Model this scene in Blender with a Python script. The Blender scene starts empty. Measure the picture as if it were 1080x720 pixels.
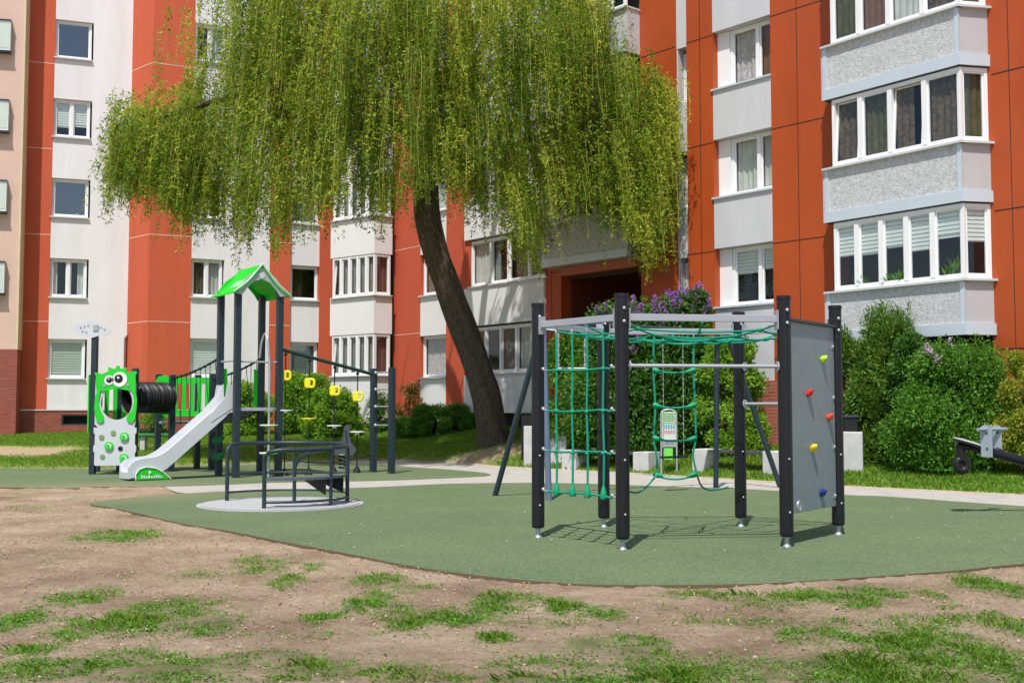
import bpy, math, random
import numpy as np
from mathutils import Vector, Matrix
random.seed(7); rng = np.random.default_rng(11)
scene = bpy.context.scene
COL = scene.collection
# ------------------------------------------------------------------ camera
F = 1200.0; PITCH = math.atan(70/1200.0); CAMZ = 1.5
cp, sp = math.cos(PITCH), math.sin(PITCH)
def ray(px, py):
    u = (px-540)/F; v = (360-py)/F
    return Vector((u, cp - v*sp, sp + v*cp))
def G(px, py, z=0.0):
    r = ray(px, py); t = (z-CAMZ)/r.z
    return Vector((r.x*t, r.y*t, z))
def P(px, py, Y):
    r = ray(px, py); t = Y/r.y
    return Vector((r.x*t, Y, CAMZ + r.z*t))
def X_at(px, Y): return (px-540)/F*Y
cam = bpy.data.cameras.new('camera'); camo = bpy.data.objects.new('camera', cam); COL.objects.link(camo)
camo.location = (0, 0, CAMZ); camo.rotation_euler = (math.pi/2 + PITCH, 0, 0)
cam.sensor_fit = 'HORIZONTAL'; cam.sensor_width = 36; cam.lens = 40; cam.clip_end = 2000; cam.clip_start = .05
scene.camera = camo
# ------------------------------------------------------------------ light
EL, AZ = math.radians(62), math.radians(15)
w = bpy.data.worlds.new('World'); scene.world = w; w.use_nodes = True
nt = w.node_tree; nt.nodes.clear()
sky = nt.nodes.new('ShaderNodeTexSky'); sky.sky_type = 'NISHITA'; sky.sun_disc = False
sky.sun_elevation = EL; sky.sun_rotation = math.pi + AZ; sky.air_density = 1.0; sky.dust_density = 1.5
bg = nt.nodes.new('ShaderNodeBackground'); bg.inputs[1].default_value = .12
wo = nt.nodes.new('ShaderNodeOutputWorld'); nt.links.new(sky.outputs[0], bg.inputs[0]); nt.links.new(bg.outputs[0], wo.inputs[0])
sl = bpy.data.lights.new('sun', 'SUN'); sl.energy = 4.3; sl.angle = math.radians(.55); sl.color = (1, .95, .87)
so = bpy.data.objects.new('sun', sl); COL.objects.link(so)
sd = Vector((math.sin(AZ)*math.cos(EL), math.cos(AZ)*math.cos(EL), -math.sin(EL)))
so.rotation_euler = sd.to_track_quat('-Z', 'Y').to_euler(); so.location = (-5, -10, 30)
vs = scene.view_settings; vs.view_transform = 'Standard'; vs.look = 'None'; vs.exposure = 0.24; vs.gamma = 1
# ------------------------------------------------------------------ materials
def s2l(c): return tuple(((x/255)/12.92 if x/255 <= .04045 else ((x/255+.055)/1.055)**2.4) for x in c)
def mat(name, rgb, rough=.6, metal=0, var=.08, scale=3.0, bump=0, bscale=60, spec=.4, rgb2=None, det=6, mapping=None):
    m = bpy.data.materials.new(name); m.use_nodes = True; n = m.node_tree.nodes; L = m.node_tree.links
    b = n['Principled BSDF']; b.inputs['Roughness'].default_value = rough; b.inputs['Metallic'].default_value = metal
    b.inputs['Specular IOR Level'].default_value = spec
    g = n.new('ShaderNodeNewGeometry')
    vec = g.outputs['Position']
    if mapping:
        mp = n.new('ShaderNodeMapping'); mp.inputs['Scale'].default_value = mapping; L.new(vec, mp.inputs[0]); vec = mp.outputs[0]
    nz = n.new('ShaderNodeTexNoise'); nz.inputs['Scale'].default_value = scale; nz.inputs['Detail'].default_value = det
    nz.inputs['Roughness'].default_value = .65
    L.new(vec, nz.inputs['Vector'])
    r = n.new('ShaderNodeValToRGB'); r.color_ramp.elements[0].position = .3; r.color_ramp.elements[1].position = .7
    a = rgb; c = rgb2 or tuple(min(1, x*(1+var)) for x in rgb); d = rgb if rgb2 else tuple(x*(1-var) for x in rgb)
    r.color_ramp.elements[0].color = (*d, 1); r.color_ramp.elements[1].color = (*c, 1)
    L.new(nz.outputs[0], r.inputs[0]); L.new(r.outputs[0], b.inputs['Base Color'])
    if bump:
        n2 = n.new('ShaderNodeTexNoise'); n2.inputs['Scale'].default_value = bscale; n2.inputs['Detail'].default_value = 4
        L.new(g.outputs['Position'], n2.inputs['Vector'])
        bm = n.new('ShaderNodeBump'); bm.inputs['Strength'].default_value = bump; bm.inputs['Distance'].default_value = .02
        L.new(n2.outputs[0], bm.inputs['Height']); L.new(bm.outputs[0], b.inputs['Normal'])
    return m
def leafmat(name, c0, c1, c2, trans=.35, rough=.5):
    m = bpy.data.materials.new(name); m.use_nodes = True; n = m.node_tree.nodes; L = m.node_tree.links
    b = n['Principled BSDF']; b.inputs['Roughness'].default_value = rough; b.inputs['Specular IOR Level'].default_value = .3
    at = n.new('ShaderNodeAttribute'); at.attribute_name = 'tint'
    r = n.new('ShaderNodeValToRGB'); e = r.color_ramp.elements
    e[0].color = (*c0, 1); e[1].color = (*c2, 1); e.new(.5).color = (*c1, 1)
    L.new(at.outputs['Fac'], r.inputs[0]); L.new(r.outputs[0], b.inputs['Base Color'])
    t = n.new('ShaderNodeBsdfTranslucent')
    hs = n.new('ShaderNodeHueSaturation'); hs.inputs['Value'].default_value = 1.3; hs.inputs['Hue'].default_value = .49
    L.new(r.outputs[0], hs.inputs['Color']); L.new(hs.outputs[0], t.inputs[0])
    mx = n.new('ShaderNodeMixShader'); mx.inputs[0].default_value = trans
    L.new(b.outputs[0], mx.inputs[1]); L.new(t.outputs[0], mx.inputs[2]); L.new(mx.outputs[0], n['Material Output'].inputs[0])
    return m
def brickmat(name, dx, dy, c1, c2, mortar, scale=1.0):
    m = bpy.data.materials.new(name); m.use_nodes = True; n = m.node_tree.nodes; L = m.node_tree.links
    b = n['Principled BSDF']; b.inputs['Roughness'].default_value = .85
    g = n.new('ShaderNodeNewGeometry'); sx = n.new('ShaderNodeSeparateXYZ'); L.new(g.outputs['Position'], sx.inputs[0])
    m1 = n.new('ShaderNodeMath'); m1.operation = 'MULTIPLY'; m1.inputs[1].default_value = dx; L.new(sx.outputs[0], m1.inputs[0])
    m2 = n.new('ShaderNodeMath'); m2.operation = 'MULTIPLY_ADD'; m2.inputs[1].default_value = dy
    L.new(sx.outputs[1], m2.inputs[0]); L.new(m1.outputs[0], m2.inputs[2])
    cb = n.new('ShaderNodeCombineXYZ'); L.new(m2.outputs[0], cb.inputs[0]); L.new(sx.outputs[2], cb.inputs[1])
    br = n.new('ShaderNodeTexBrick'); br.inputs['Color1'].default_value = (*c1, 1); br.inputs['Color2'].default_value = (*c2, 1)
    br.inputs['Mortar'].default_value = (*mortar, 1); br.inputs['Scale'].default_value = scale
    br.inputs['Brick Width'].default_value = .25; br.inputs['Row Height'].default_value = .083; br.inputs['Mortar Size'].default_value = .009
    L.new(cb.outputs[0], br.inputs['Vector']); L.new(br.outputs[0], b.inputs['Base Color'])
    bm = n.new('ShaderNodeBump'); bm.inputs['Strength'].default_value = .5; bm.inputs['Distance'].default_value = .01; bm.invert = True
    L.new(br.outputs['Fac'], bm.inputs['Height']); L.new(bm.outputs[0], b.inputs['Normal'])
    return m
def glassmat(name, tint, refl=.12):
    m = bpy.data.materials.new(name); m.use_nodes = True; n = m.node_tree.nodes; L = m.node_tree.links
    n.remove(n['Principled BSDF'])
    t = n.new('ShaderNodeBsdfTransparent'); t.inputs[0].default_value = (*tint, 1)
    g = n.new('ShaderNodeBsdfGlossy'); g.inputs['Roughness'].default_value = .015; g.inputs[0].default_value = (.9, .95, 1, 1)
    lw = n.new('ShaderNodeLayerWeight'); fr = n.new('ShaderNodeMath'); fr.operation = 'POWER'; fr.inputs[1].default_value = 4.0; L.new(lw.outputs['Facing'], fr.inputs[0])
    ad = n.new('ShaderNodeMath'); ad.operation = 'ADD'; ad.use_clamp = True; ad.inputs[1].default_value = refl+.06; L.new(fr.outputs[0], ad.inputs[0])
    nz = n.new('ShaderNodeTexNoise'); nz.inputs['Scale'].default_value = 1.3; bp = n.new('ShaderNodeBump'); bp.inputs['Strength'].default_value = .05; bp.inputs['Distance'].default_value = .05
    ge = n.new('ShaderNodeNewGeometry'); L.new(ge.outputs['Position'], nz.inputs['Vector']); L.new(nz.outputs[0], bp.inputs['Height']); L.new(bp.outputs[0], g.inputs['Normal'])
    mx = n.new('ShaderNodeMixShader'); L.new(ad.outputs[0], mx.inputs[0]); L.new(t.outputs[0], mx.inputs[1]); L.new(g.outputs[0], mx.inputs[2])
    L.new(mx.outputs[0], n['Material Output'].inputs[0])
    return m
M = {}
M['plaster'] = mat('white_plaster', (.74, .745, .765), .85, var=.08, scale=1.4, bump=.25, bscale=90, mapping=(1, 1, .18))
M['panel_white'] = mat('pale_grey_panel', (.54, .55, .58), .6, var=.07, scale=1.5, mapping=(1, 1, .2))
M['orange_plaster'] = mat('orange_plaster', (.54, .104, .046), .85, var=.10, scale=1.4, bump=.25, bscale=90, mapping=(1, 1, .18))
M['orange_panel'] = mat('burnt_orange_panel', (.41, .070, .0135), .5, var=.10, scale=1.1, mapping=(1, 1, .3))
M['pink'] = mat('pink_plaster', (.64, .46, .38), .85, var=.05, scale=1.2, bump=.2, bscale=90)
M['cream'] = mat('cream_trim', (.62, .56, .36), .8)
M['brick_l'] = brickmat('red_brick', .92, .38, (.26, .05, .035), (.34, .075, .05), (.22, .12, .1))
M['brick_r'] = brickmat('red_brick_right', .65, -.76, (.28, .055, .035), (.4, .09, .055), (.3, .22, .18))
M['rough'] = mat('roughcast', (.36, .38, .40), .95, scale=13, rgb2=(.64, .65, .66), bump=.6, bscale=30, det=9)
M['trim'] = mat('pale_metal_trim', (.58, .65, .72), .35, metal=.2, var=.03)
M['sill'] = mat('metal_sill', (.62, .64, .66), .4, metal=.2, var=.03)
M['pvc'] = mat('white_frame', (.8, .81, .83), .35, var=.02)
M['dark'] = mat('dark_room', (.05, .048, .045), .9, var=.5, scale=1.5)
M['gap'] = mat('shadow_gap', (.02, .018, .016), .9)
M['groove_l'] = mat('light_joint', (.75, .45, .36), .8)
M['curt'] = mat('sheer_curtain', (.58, .60, .58), .9, var=.15, scale=3)
M['curtgrey'] = mat('grey_sheer_curtain', (.24, .25, .24), .9, var=.2, scale=4)
M['curtdark'] = mat('patterned_curtain', (.05, .04, .025), .9, scale=9, rgb2=(.17, .13, .08), det=2)
M['curtgreen'] = mat('olive_curtain', (.05, .06, .025), .9, scale=7, rgb2=(.13, .12, .05), det=2)
M['curtred'] = mat('brown_curtain', (.2, .1, .07), .9, var=.2, scale=5)
M['lace'] = mat('lace_curtain', (.40, .36, .38), .9, scale=14, rgb2=(.7, .64, .66), det=2)
M['blind'] = mat('blind_fabric', (.80, .86, .84), .8, var=.04)
M['blind2'] = mat('green_blind', (.55, .64, .58), .8, var=.05)
M['glass'] = glassmat('window_glass', (.86, .89, .88), .0)
M['glassb'] = glassmat('bluish_window_glass', (.55, .6, .62), .14)
M['terracotta'] = mat('terracotta', (.45, .16, .08), .8)
M['post'] = mat('black_post_sleeve', (.010, .011, .016), .36, var=.2, scale=8)
M['steel'] = mat('galvanised_steel', (.45, .48, .52), .42, metal=.55, var=.1, scale=12)
M['alu'] = mat('painted_grey_beam', (.40, .42, .47), .4, metal=.25, var=.05)
M['anthracite'] = mat('anthracite_steel', (.02, .036, .048), .4, var=.1, scale=6)
M['navy'] = mat('grey_blue_tube', (.12, .17, .25), .35, metal=.2, var=.1)
M['rope'] = mat('green_rope', (.005, .27, .17), .7, var=.2, scale=80)
M['rope_knot'] = mat('green_rope_clamp', (.005, .30, .14), .5, var=.1, scale=40)
M['darkrope'] = mat('dark_green_rope', (.01, .04, .03), .8, var=.3, scale=60)
M['board'] = mat('grey_climbing_board', (.20, .235, .262), .42, var=.08, scale=5, spec=.5)
M['bracket'] = mat('grey_blue_bracket', (.30, .36, .41), .4, metal=.2, var=.08)
M['slide'] = mat('grey_slide', (.56, .585, .625), .38, var=.03, scale=3)
M['lime'] = mat('bright_green_plastic', (.02, .56, .03), .4, var=.05)
M['yel'] = mat('yellow_plastic', (.8, .72, .02), .4, var=.05)
M['white'] = mat('white_plastic', (.8, .82, .82), .4, var=.02)
M['black'] = mat('black_plastic', (.010, .010, .012), .45, var=.1)
M['holegreen'] = mat('olive_hold', (.18, .3, .12), .6)
M['red'] = mat('red_hold', (.6, .03, .03), .5); M['orangeh'] = mat('orange_red_hold', (.75, .09, .03), .5)
M['ylw'] = mat('yellow_hold', (.75, .55, .02), .5); M['blue'] = mat('blue_hold', (.01, .03, .2), .5); M['limeh'] = mat('lime_hold', (.4, .65, .02), .5)
M['concrete'] = mat('concrete', (.50, .50, .50), .9, var=.12, scale=5, bump=.4, bscale=70)
M['timber'] = mat('dark_bench_boards', (.06, .06, .065), .6, var=.15)
M['benchgreen'] = mat('green_bench_board', (.03, .2, .08), .6)
M['bark'] = mat('willow_bark', (.03, .022, .016), .95, scale=5, rgb2=(.15, .115, .085), bump=1, bscale=14, mapping=(6, 6, 1.1))
M['stem'] = mat('shrub_stem', (.06, .04, .025), .9)
M['strand'] = mat('willow_twig', (.34, .31, .06), .7, var=.2)
M['willow'] = leafmat('willow_leaf', (.085, .175, .010), (.21, .33, .022), (.46, .52, .055), .45)
M['leaf_dark'] = leafmat('dark_shrub_leaf', (.035, .11, .012), (.06, .17, .02), (.12, .26, .035), .3)
M['leaf_mid'] = leafmat('green_shrub_leaf', (.055, .16, .015), (.10, .26, .025), (.19, .38, .05), .35)
M['leaf_light'] = leafmat('light_shrub_leaf', (.10, .24, .015), (.18, .36, .03), (.28, .46, .05), .4)
M['leaf_con'] = leafmat('conifer_spray', (.035, .095, .012), (.075, .17, .018), (.18, .31, .035), .25)
M['leaf_yel'] = leafmat('yellow_green_leaf', (.12, .22, .02), (.25, .32, .03), (.45, .42, .06), .4)
M['leaf_red'] = leafmat('reddish_leaf', (.12, .16, .03), (.25, .13, .04), (.4, .15, .05), .35)
M['lilac'] = leafmat('lilac_blossom', (.20, .07, .28), (.34, .15, .45), (.52, .32, .62), .2)
M['palelilac'] = leafmat('pale_lilac_blossom', (.4, .28, .42), (.55, .4, .55), (.65, .55, .62), .2)
M['poppy'] = leafmat('orange_blossom', (.7, .08, .02), (.8, .12, .03), (.8, .2, .05), .2)
M['blade'] = leafmat('grass_blade', (.10, .25, .02), (.19, .38, .035), (.36, .46, .09), .4, .6)
# ------------------------------------------------------------------ mesh builder
def rootloc(o):
    v = Vector((0, 0, 0))
    while o is not None:
        v = v + o.location; o = o.parent
    return v
class MB:
    def __init__(s): s.v = []; s.f = []; s.mi = []; s.cur = 0; s.rec = []
    def add(s, vs, fs):
        o = len(s.v); s.rec.append((o, len(s.f), len(vs), len(fs))); s.v.extend([tuple(x) for x in vs])
        for f in fs: s.f.append([i+o for i in f]); s.mi.append(s.cur)
        return s
    def hexa(s, c):   # 8 corners: bottom 4 ccw, top 4
        return s.add(c, [(3, 2, 1, 0), (4, 5, 6, 7), (0, 1, 5, 4), (1, 2, 6, 5), (2, 3, 7, 6), (3, 0, 4, 7)])
    def box(s, o, ex, ey, ez):   # corner + 3 edge vectors
        o, ex, ey, ez = map(Vector, (o, ex, ey, ez))
        b = [o, o+ex, o+ex+ey, o+ey]
        return s.hexa(b + [p+ez for p in b])
    def cbox(s, c, sx, sy, sz, ax=(1, 0, 0)):   # centre of base, aligned along ax in plan
        a = Vector((ax[0], ax[1], 0)).normalized(); n = Vector((-a.y, a.x, 0)); c = Vector(c)
        return s.box(c - a*sx/2 - n*sy/2, a*sx, n*sy, Vector((0, 0, sz)))
    def tube(s, pts, r, n=10, cap=True):
        pts = [Vector(p) for p in pts]; k = len(pts)
        rs = r if isinstance(r, (list, tuple)) else [r]*k
        t0 = (pts[1]-pts[0]).normalized(); up = Vector((0, 0, 1)) if abs(t0.z) < .9 else Vector((1, 0, 0))
        nx = t0.cross(up).normalized(); vs = []
        for i, p in enumerate(pts):
            t = (pts[min(i+1, k-1)] - pts[max(i-1, 0)]).normalized()
            nx = (nx - t*nx.dot(t)).normalized(); ny = t.cross(nx)
            for j in range(n):
                a = 2*math.pi*j/n; vs.append(p + (nx*math.cos(a) + ny*math.sin(a))*rs[i])
        fs = []
        for i in range(k-1):
            for j in range(n):
                a = i*n+j; b = i*n+(j+1) % n; fs.append((a, b, b+n, a+n))
        if cap:
            fs.append(tuple(range(n-1, -1, -1))); fs.append(tuple((k-1)*n+j for j in range(n)))
        return s.add(vs, fs)
    def cyl(s, c, r, h, n=20, r2=None): c = Vector(c); return s.tube([c, c+Vector((0, 0, h))], [r, r if r2 is None else r2], n)
    def ball(s, c, r, n=10, sx=1, sy=1, sz=1):
        c = Vector(c); vs = [c + Vector((0, 0, r*sz))]; m = n//2+1
        for i in range(1, m):
            th = math.pi*i/m
            for j in range(n):
                a = 2*math.pi*j/n; vs.append(c + Vector((math.sin(th)*math.cos(a)*r*sx, math.sin(th)*math.sin(a)*r*sy, math.cos(th)*r*sz)))
        vs.append(c - Vector((0, 0, r*sz))); fs = []
        for j in range(n): fs.append((0, 1+j, 1+(j+1) % n))
        for i in range(m-2):
            for j in range(n):
                a = 1+i*n+j; b = 1+i*n+(j+1) % n; fs.append((a, a+n, b+n, b))
        e = len(vs)-1; q = 1+(m-2)*n
        for j in range(n): fs.append((q+(j+1) % n, q+j, e))
        return s.add(vs, fs)
    def poly(s, pts, ext):
        pts = [Vector(p) for p in pts]; ext = Vector(ext); k = len(pts)
        return s.add(pts + [p+ext for p in pts], [tuple(range(k-1, -1, -1)), tuple(range(k, 2*k))] + [(i, (i+1) % k, (i+1) % k+k, i+k) for i in range(k)])
    def each(s, name, mats, parent=None, smooth=False, bevel=0):
        for (v0, f0, nv_, nf_) in s.rec:
            q = MB(); q.add(s.v[v0:v0+nv_], [[i-v0 for i in f] for f in s.f[f0:f0+nf_]]); q.build(name, mats, parent, smooth, bevel)
    def build(s, name, mats, parent=None, smooth=False, bevel=0):
        me = bpy.data.meshes.new(name); off = rootloc(parent) if parent is not None else Vector((0, 0, 0))
        me.from_pydata([(a-off.x, b-off.y, c-off.z) for a, b, c in s.v], [], s.f)
        if not isinstance(mats, (list, tuple)): mats = [mats]
        for m in mats: me.materials.append(m)
        if len(mats) > 1: me.polygons.foreach_set('material_index', s.mi)
        o = bpy.data.objects.new(name, me); COL.objects.link(o)
        if smooth:
            me.polygons.foreach_set('use_smooth', [True]*len(me.polygons))
            try: me.set_sharp_from_angle(angle=math.radians(40))
            except Exception: pass
        if parent is not None: o.parent = parent
        if bevel:
            bv = o.modifiers.new('bevel', 'BEVEL'); bv.width = bevel; bv.segments = 2; bv.limit_method = 'ANGLE'
        me.update()
        return o
def tag(o, label=None, cat=None, group=None, kind=None):
    if label: o['label'] = label
    if cat: o['category'] = cat
    if group: o['group'] = group
    if kind: o['kind'] = kind
    return o
def thing(name, label, cat, loc, group=None):
    o = bpy.data.objects.new(name, None); o.empty_display_size = .2; COL.objects.link(o); o.location = loc
    return tag(o, label, cat, group)
def npmesh(name, V, faces_per, material, tint=None, parent=None, smooth=False):
    """V: (N,k,3) array of N faces with k verts"""
    N, k = V.shape[:2]; off = rootloc(parent) if parent is not None else Vector((0, 0, 0))
    V = V - np.array([off.x, off.y, off.z])
    me = bpy.data.meshes.new(name); me.vertices.add(N*k); me.vertices.foreach_set('co', V.reshape(-1).astype(np.float32))
    me.loops.add(N*k); me.loops.foreach_set('vertex_index', np.arange(N*k, dtype=np.int32))
    me.polygons.add(N); me.polygons.foreach_set('loop_start', np.arange(0, N*k, k, dtype=np.int32)); me.polygons.foreach_set('loop_total', np.full(N, k, dtype=np.int32))
    me.update(calc_edges=True)
    if tint is not None:
        a = me.attributes.new('tint', 'FLOAT', 'POINT'); a.data.foreach_set('value', np.repeat(tint, k).astype(np.float32))
    me.materials.append(material); o = bpy.data.objects.new(name, me); COL.objects.link(o)
    if parent is not None: o.parent = parent
    return o
def leafquads(C, D, L, W, flat=None):
    """rhombic leaves: base C, direction D, length L, width W"""
    N = len(C); D = D/np.linalg.norm(D, axis=1, keepdims=True)
    R = rng.normal(size=(N, 3)) if flat is None else flat
    S = np.cross(D, R); S /= (np.linalg.norm(S, axis=1, keepdims=True)+1e-9)
    L = np.asarray(L).reshape(-1, 1); W = np.asarray(W).reshape(-1, 1)
    return np.stack([C, C + D*L*.45 + S*W*.5, C + D*L, C + D*L*.45 - S*W*.5], axis=1)
# ------------------------------------------------------------------ terrain
EDGE = [(-60, 28.1), (-10.5, 28.1), (-9, 28.8), (-7, 30.8), (-4.5, 32.6), (-3.2, 32.3), (-1.55, 30.9), (-.17, 28.7), (2.75, 25.9), (4.05, 24.3), (6.3, 21.6), (8.7, 19.4), (20, 9), (60, -27)]
WALLY = [(-60, 37), (-16, 38.3), (-10.9, 39), (-6.5, 41), (-4.2, 39.6), (1.1, 32.9), (7.14, 25.8), (10.2, 22.7), (20, 13), (60, -23)]
HX = [(-60, .65), (-9, .65), (-5, .9), (0, .9), (3, .75), (7, .55), (12, .5), (60, .5)]
def interp(tab, x):
    return float(np.interp(x, [a for a, _ in tab], [b for _, b in tab]))
def ground_z(x, y):
    e, wl = interp(EDGE, x), interp(WALLY, x); t = (y-e)/(wl-e)
    if t <= 0: return 0.0
    return interp(HX, x)*min(t, 1.15)**.85
def spline(pts, n=6, closed=False):
    pts = [Vector(p) for p in pts]; out = []; k = len(pts)
    for i in range(k if closed else k-1):
        if closed: p0, p1, p2, p3 = pts[i-1], pts[i], pts[(i+1) % k], pts[(i+2) % k]
        else: p0, p1, p2, p3 = pts[max(i-1, 0)], pts[i], pts[i+1], pts[min(i+2, k-1)]
        for j in range(n):
            t = j/n; out.append(.5*((2*p1)+(-p0+p2)*t+(2*p0-5*p1+4*p2-p3)*t*t+(-p0+3*p1-3*p2+p3)*t**3))
    if not closed: out.append(pts[-1])
    return out
# grass patches on the trodden soil: px, py, rx, ry, density
PATCH = [(130,564,52,7,.8),(210,604,30,5,.3),(280,597,38,12,.5),(262,590,20,6,.6),(300,612,26,7,.8),(330,596,18,5,.7),(60,585,30,4,.15),(250,552,20,4,.1),
 (390,633,24,11,1),(150,652,95,20,.9),(88,628,42,11,.9),(225,658,36,14,1),(15,655,32,16,1),(170,640,40,12,.8),(30,684,40,6,.7),(70,660,30,9,.5),
 (337,650,26,8,.9),(415,640,24,8,.5),(400,612,30,8,.7),(435,618,24,6,.6),(525,634,30,12,1),(470,650,60,9,.9),(430,658,24,7,.8),(600,637,28,12,1),(635,644,36,9,.9),
 (560,632,18,8,.5),(745,628,50,9,.7),(800,632,60,10,.7),(860,628,50,9,.9),(900,632,30,10,.9),(930,622,50,7,.8),(980,628,24,8,.5),(1050,618,40,14,.9),(1010,640,20,5,.4),
 (60,705,90,14,1),(200,706,110,14,1),(330,702,60,16,1),(430,706,90,12,.7),(150,690,60,8,.5),(520,672,20,6,.8),(570,690,40,12,.6),(680,686,50,18,.9),(650,705,70,10,.8),
 (620,680,26,12,.9),(735,708,80,12,.9),(760,690,40,10,.4),(845,672,40,12,.8),(880,668,26,12,.9),(800,700,60,12,.6),(900,700,80,16,1),(970,690,60,26,1),(1040,690,60,30,.9),(960,670,40,12,.9),
 (1060,655,40,16,.5),(730,650,20,6,.4),(700,640,16,5,.4),(520,710,60,8,.3),(30,517,26,4,.6),(60,508,30,3,.1),(230,516,12,2,.2),(40,533,30,4,.3),(80,524,16,3,.6),(640,716,300,6,1),(900,714,260,8,1),(560,698,120,7,.6),(300,690,120,6,.5),(820,655,120,6,.35),(980,655,90,10,.5),(330,668,200,4,.25),(560,655,120,5,.3),(200,716,260,5,.7)]
PW = []
for (px, py, rx, ry, d) in PATCH:
    c = G(px, py); a = abs(G(px+rx, py).x - c.x); b = abs(G(px, py-ry).y - G(px, py+ry).y)/2
    PW.append((c.x, c.y, a, b, d))
PWa = np.array(PW)
def vnoise(x, y, s, seed=0):
    """cheap value noise, numpy"""
    x = x*s + seed*17.3; y = y*s + seed*9.1; xi = np.floor(x); yi = np.floor(y); fx = x-xi; fy = y-yi
    fx = fx*fx*(3-2*fx); fy = fy*fy*(3-2*fy)
    def h(a, b): q = np.sin(a*127.1 + b*311.7 + seed)*43758.5453; return q-np.floor(q)
    return (h(xi, yi)*(1-fx)+h(xi+1, yi)*fx)*(1-fy) + (h(xi, yi+1)*(1-fx)+h(xi+1, yi+1)*fx)*fy
def density(x, y):
    d = np.zeros_like(x)
    n = vnoise(x, y, 2.6, 3)*.35 + vnoise(x, y, 7.5, 5)*.35 + vnoise(x, y, 19, 6)*.3
    for (cx, cy, a, b, q) in PW:
        r = ((x-cx)/a)**2 + ((y-cy)/b)**2
        d = np.maximum(d, q*np.clip((1.35 - r*.55 - (1-n)*1.45)*1.05, 0, 1))
    # outside the photographed strip grass goes on in clumps
    out = np.clip((5.6-y)/1.0, 0, 1) + np.clip((np.abs(x)-(y*.47+.4)), 0, 1)
    return np.clip(d + np.clip(out, 0, 1)*np.clip(n*2.2-.9, 0, 1), 0, 1)
RUBBER = [G(*p) for p in [(95,531),(130,538),(190,552),(240,560),(300,572),(360,583),(425,596),(493,606),(560,613),(627,617),(720,617.5),(803,616),(870,612),(930,608),(1010,602),(1080,595)]] + \
 [Vector((6.6,11.7,0)),Vector((8.6,13,0)),Vector((9.8,14.8,0)),Vector((9.3,16.2,0))] + [G(*p) for p in [(1080,534),(940,524),(891,522),(780,515.5),(700,513),(594,509.6),(483,510),(400,513.6),(330,516),(242,518),(190,521),(136,525)]]
RUBBER = spline(RUBBER, 5, True)
UPPER = [Vector((-24,25.7,0))]+[G(*p) for p in [(0,514),(90,513.7),(182,513),(242,511),(290,509),(400,507),(480,504),(515,501.8),(512,499),(483,496),(440,493),(400,490),(350,487.8),(290,489),(200,491),(95,493),(0,494)]]+[Vector((-24,28,0))]
UPPER = spline(UPPER, 4, True)
PATHP = [G(*p) for p in [(186,519),(215,522),(300,521),(400,518),(700,518),(891,527),(1080,540)]]+[Vector((13,12,0)),Vector((20,5.2,0)),Vector((23,6.2,0)),Vector((14.4,14.2,0))]+\
 [G(*p) for p in [(1080,523),(940,515),(891,513.3),(790,506.8),(740,504),(667,499.4),(594,494.7),(533,492.8),(480,488),(430,485)]] + [Vector((-4.6,32.55,0)),Vector((-6.2,31.2,0)),Vector((-6.5,28,0)),Vector((-8.4,25.6,0))]
def inpoly(x, y, poly):
    inside = np.zeros(x.shape, bool); k = len(poly)
    for i in range(k):
        x1, y1 = poly[i].x, poly[i].y; x2, y2 = poly[i-1].x, poly[i-1].y
        c = ((y1 > y) != (y2 > y)) & (x < (x2-x1)*(y-y1)/((y2-y1)+1e-12)+x1); inside ^= c
    return inside
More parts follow.
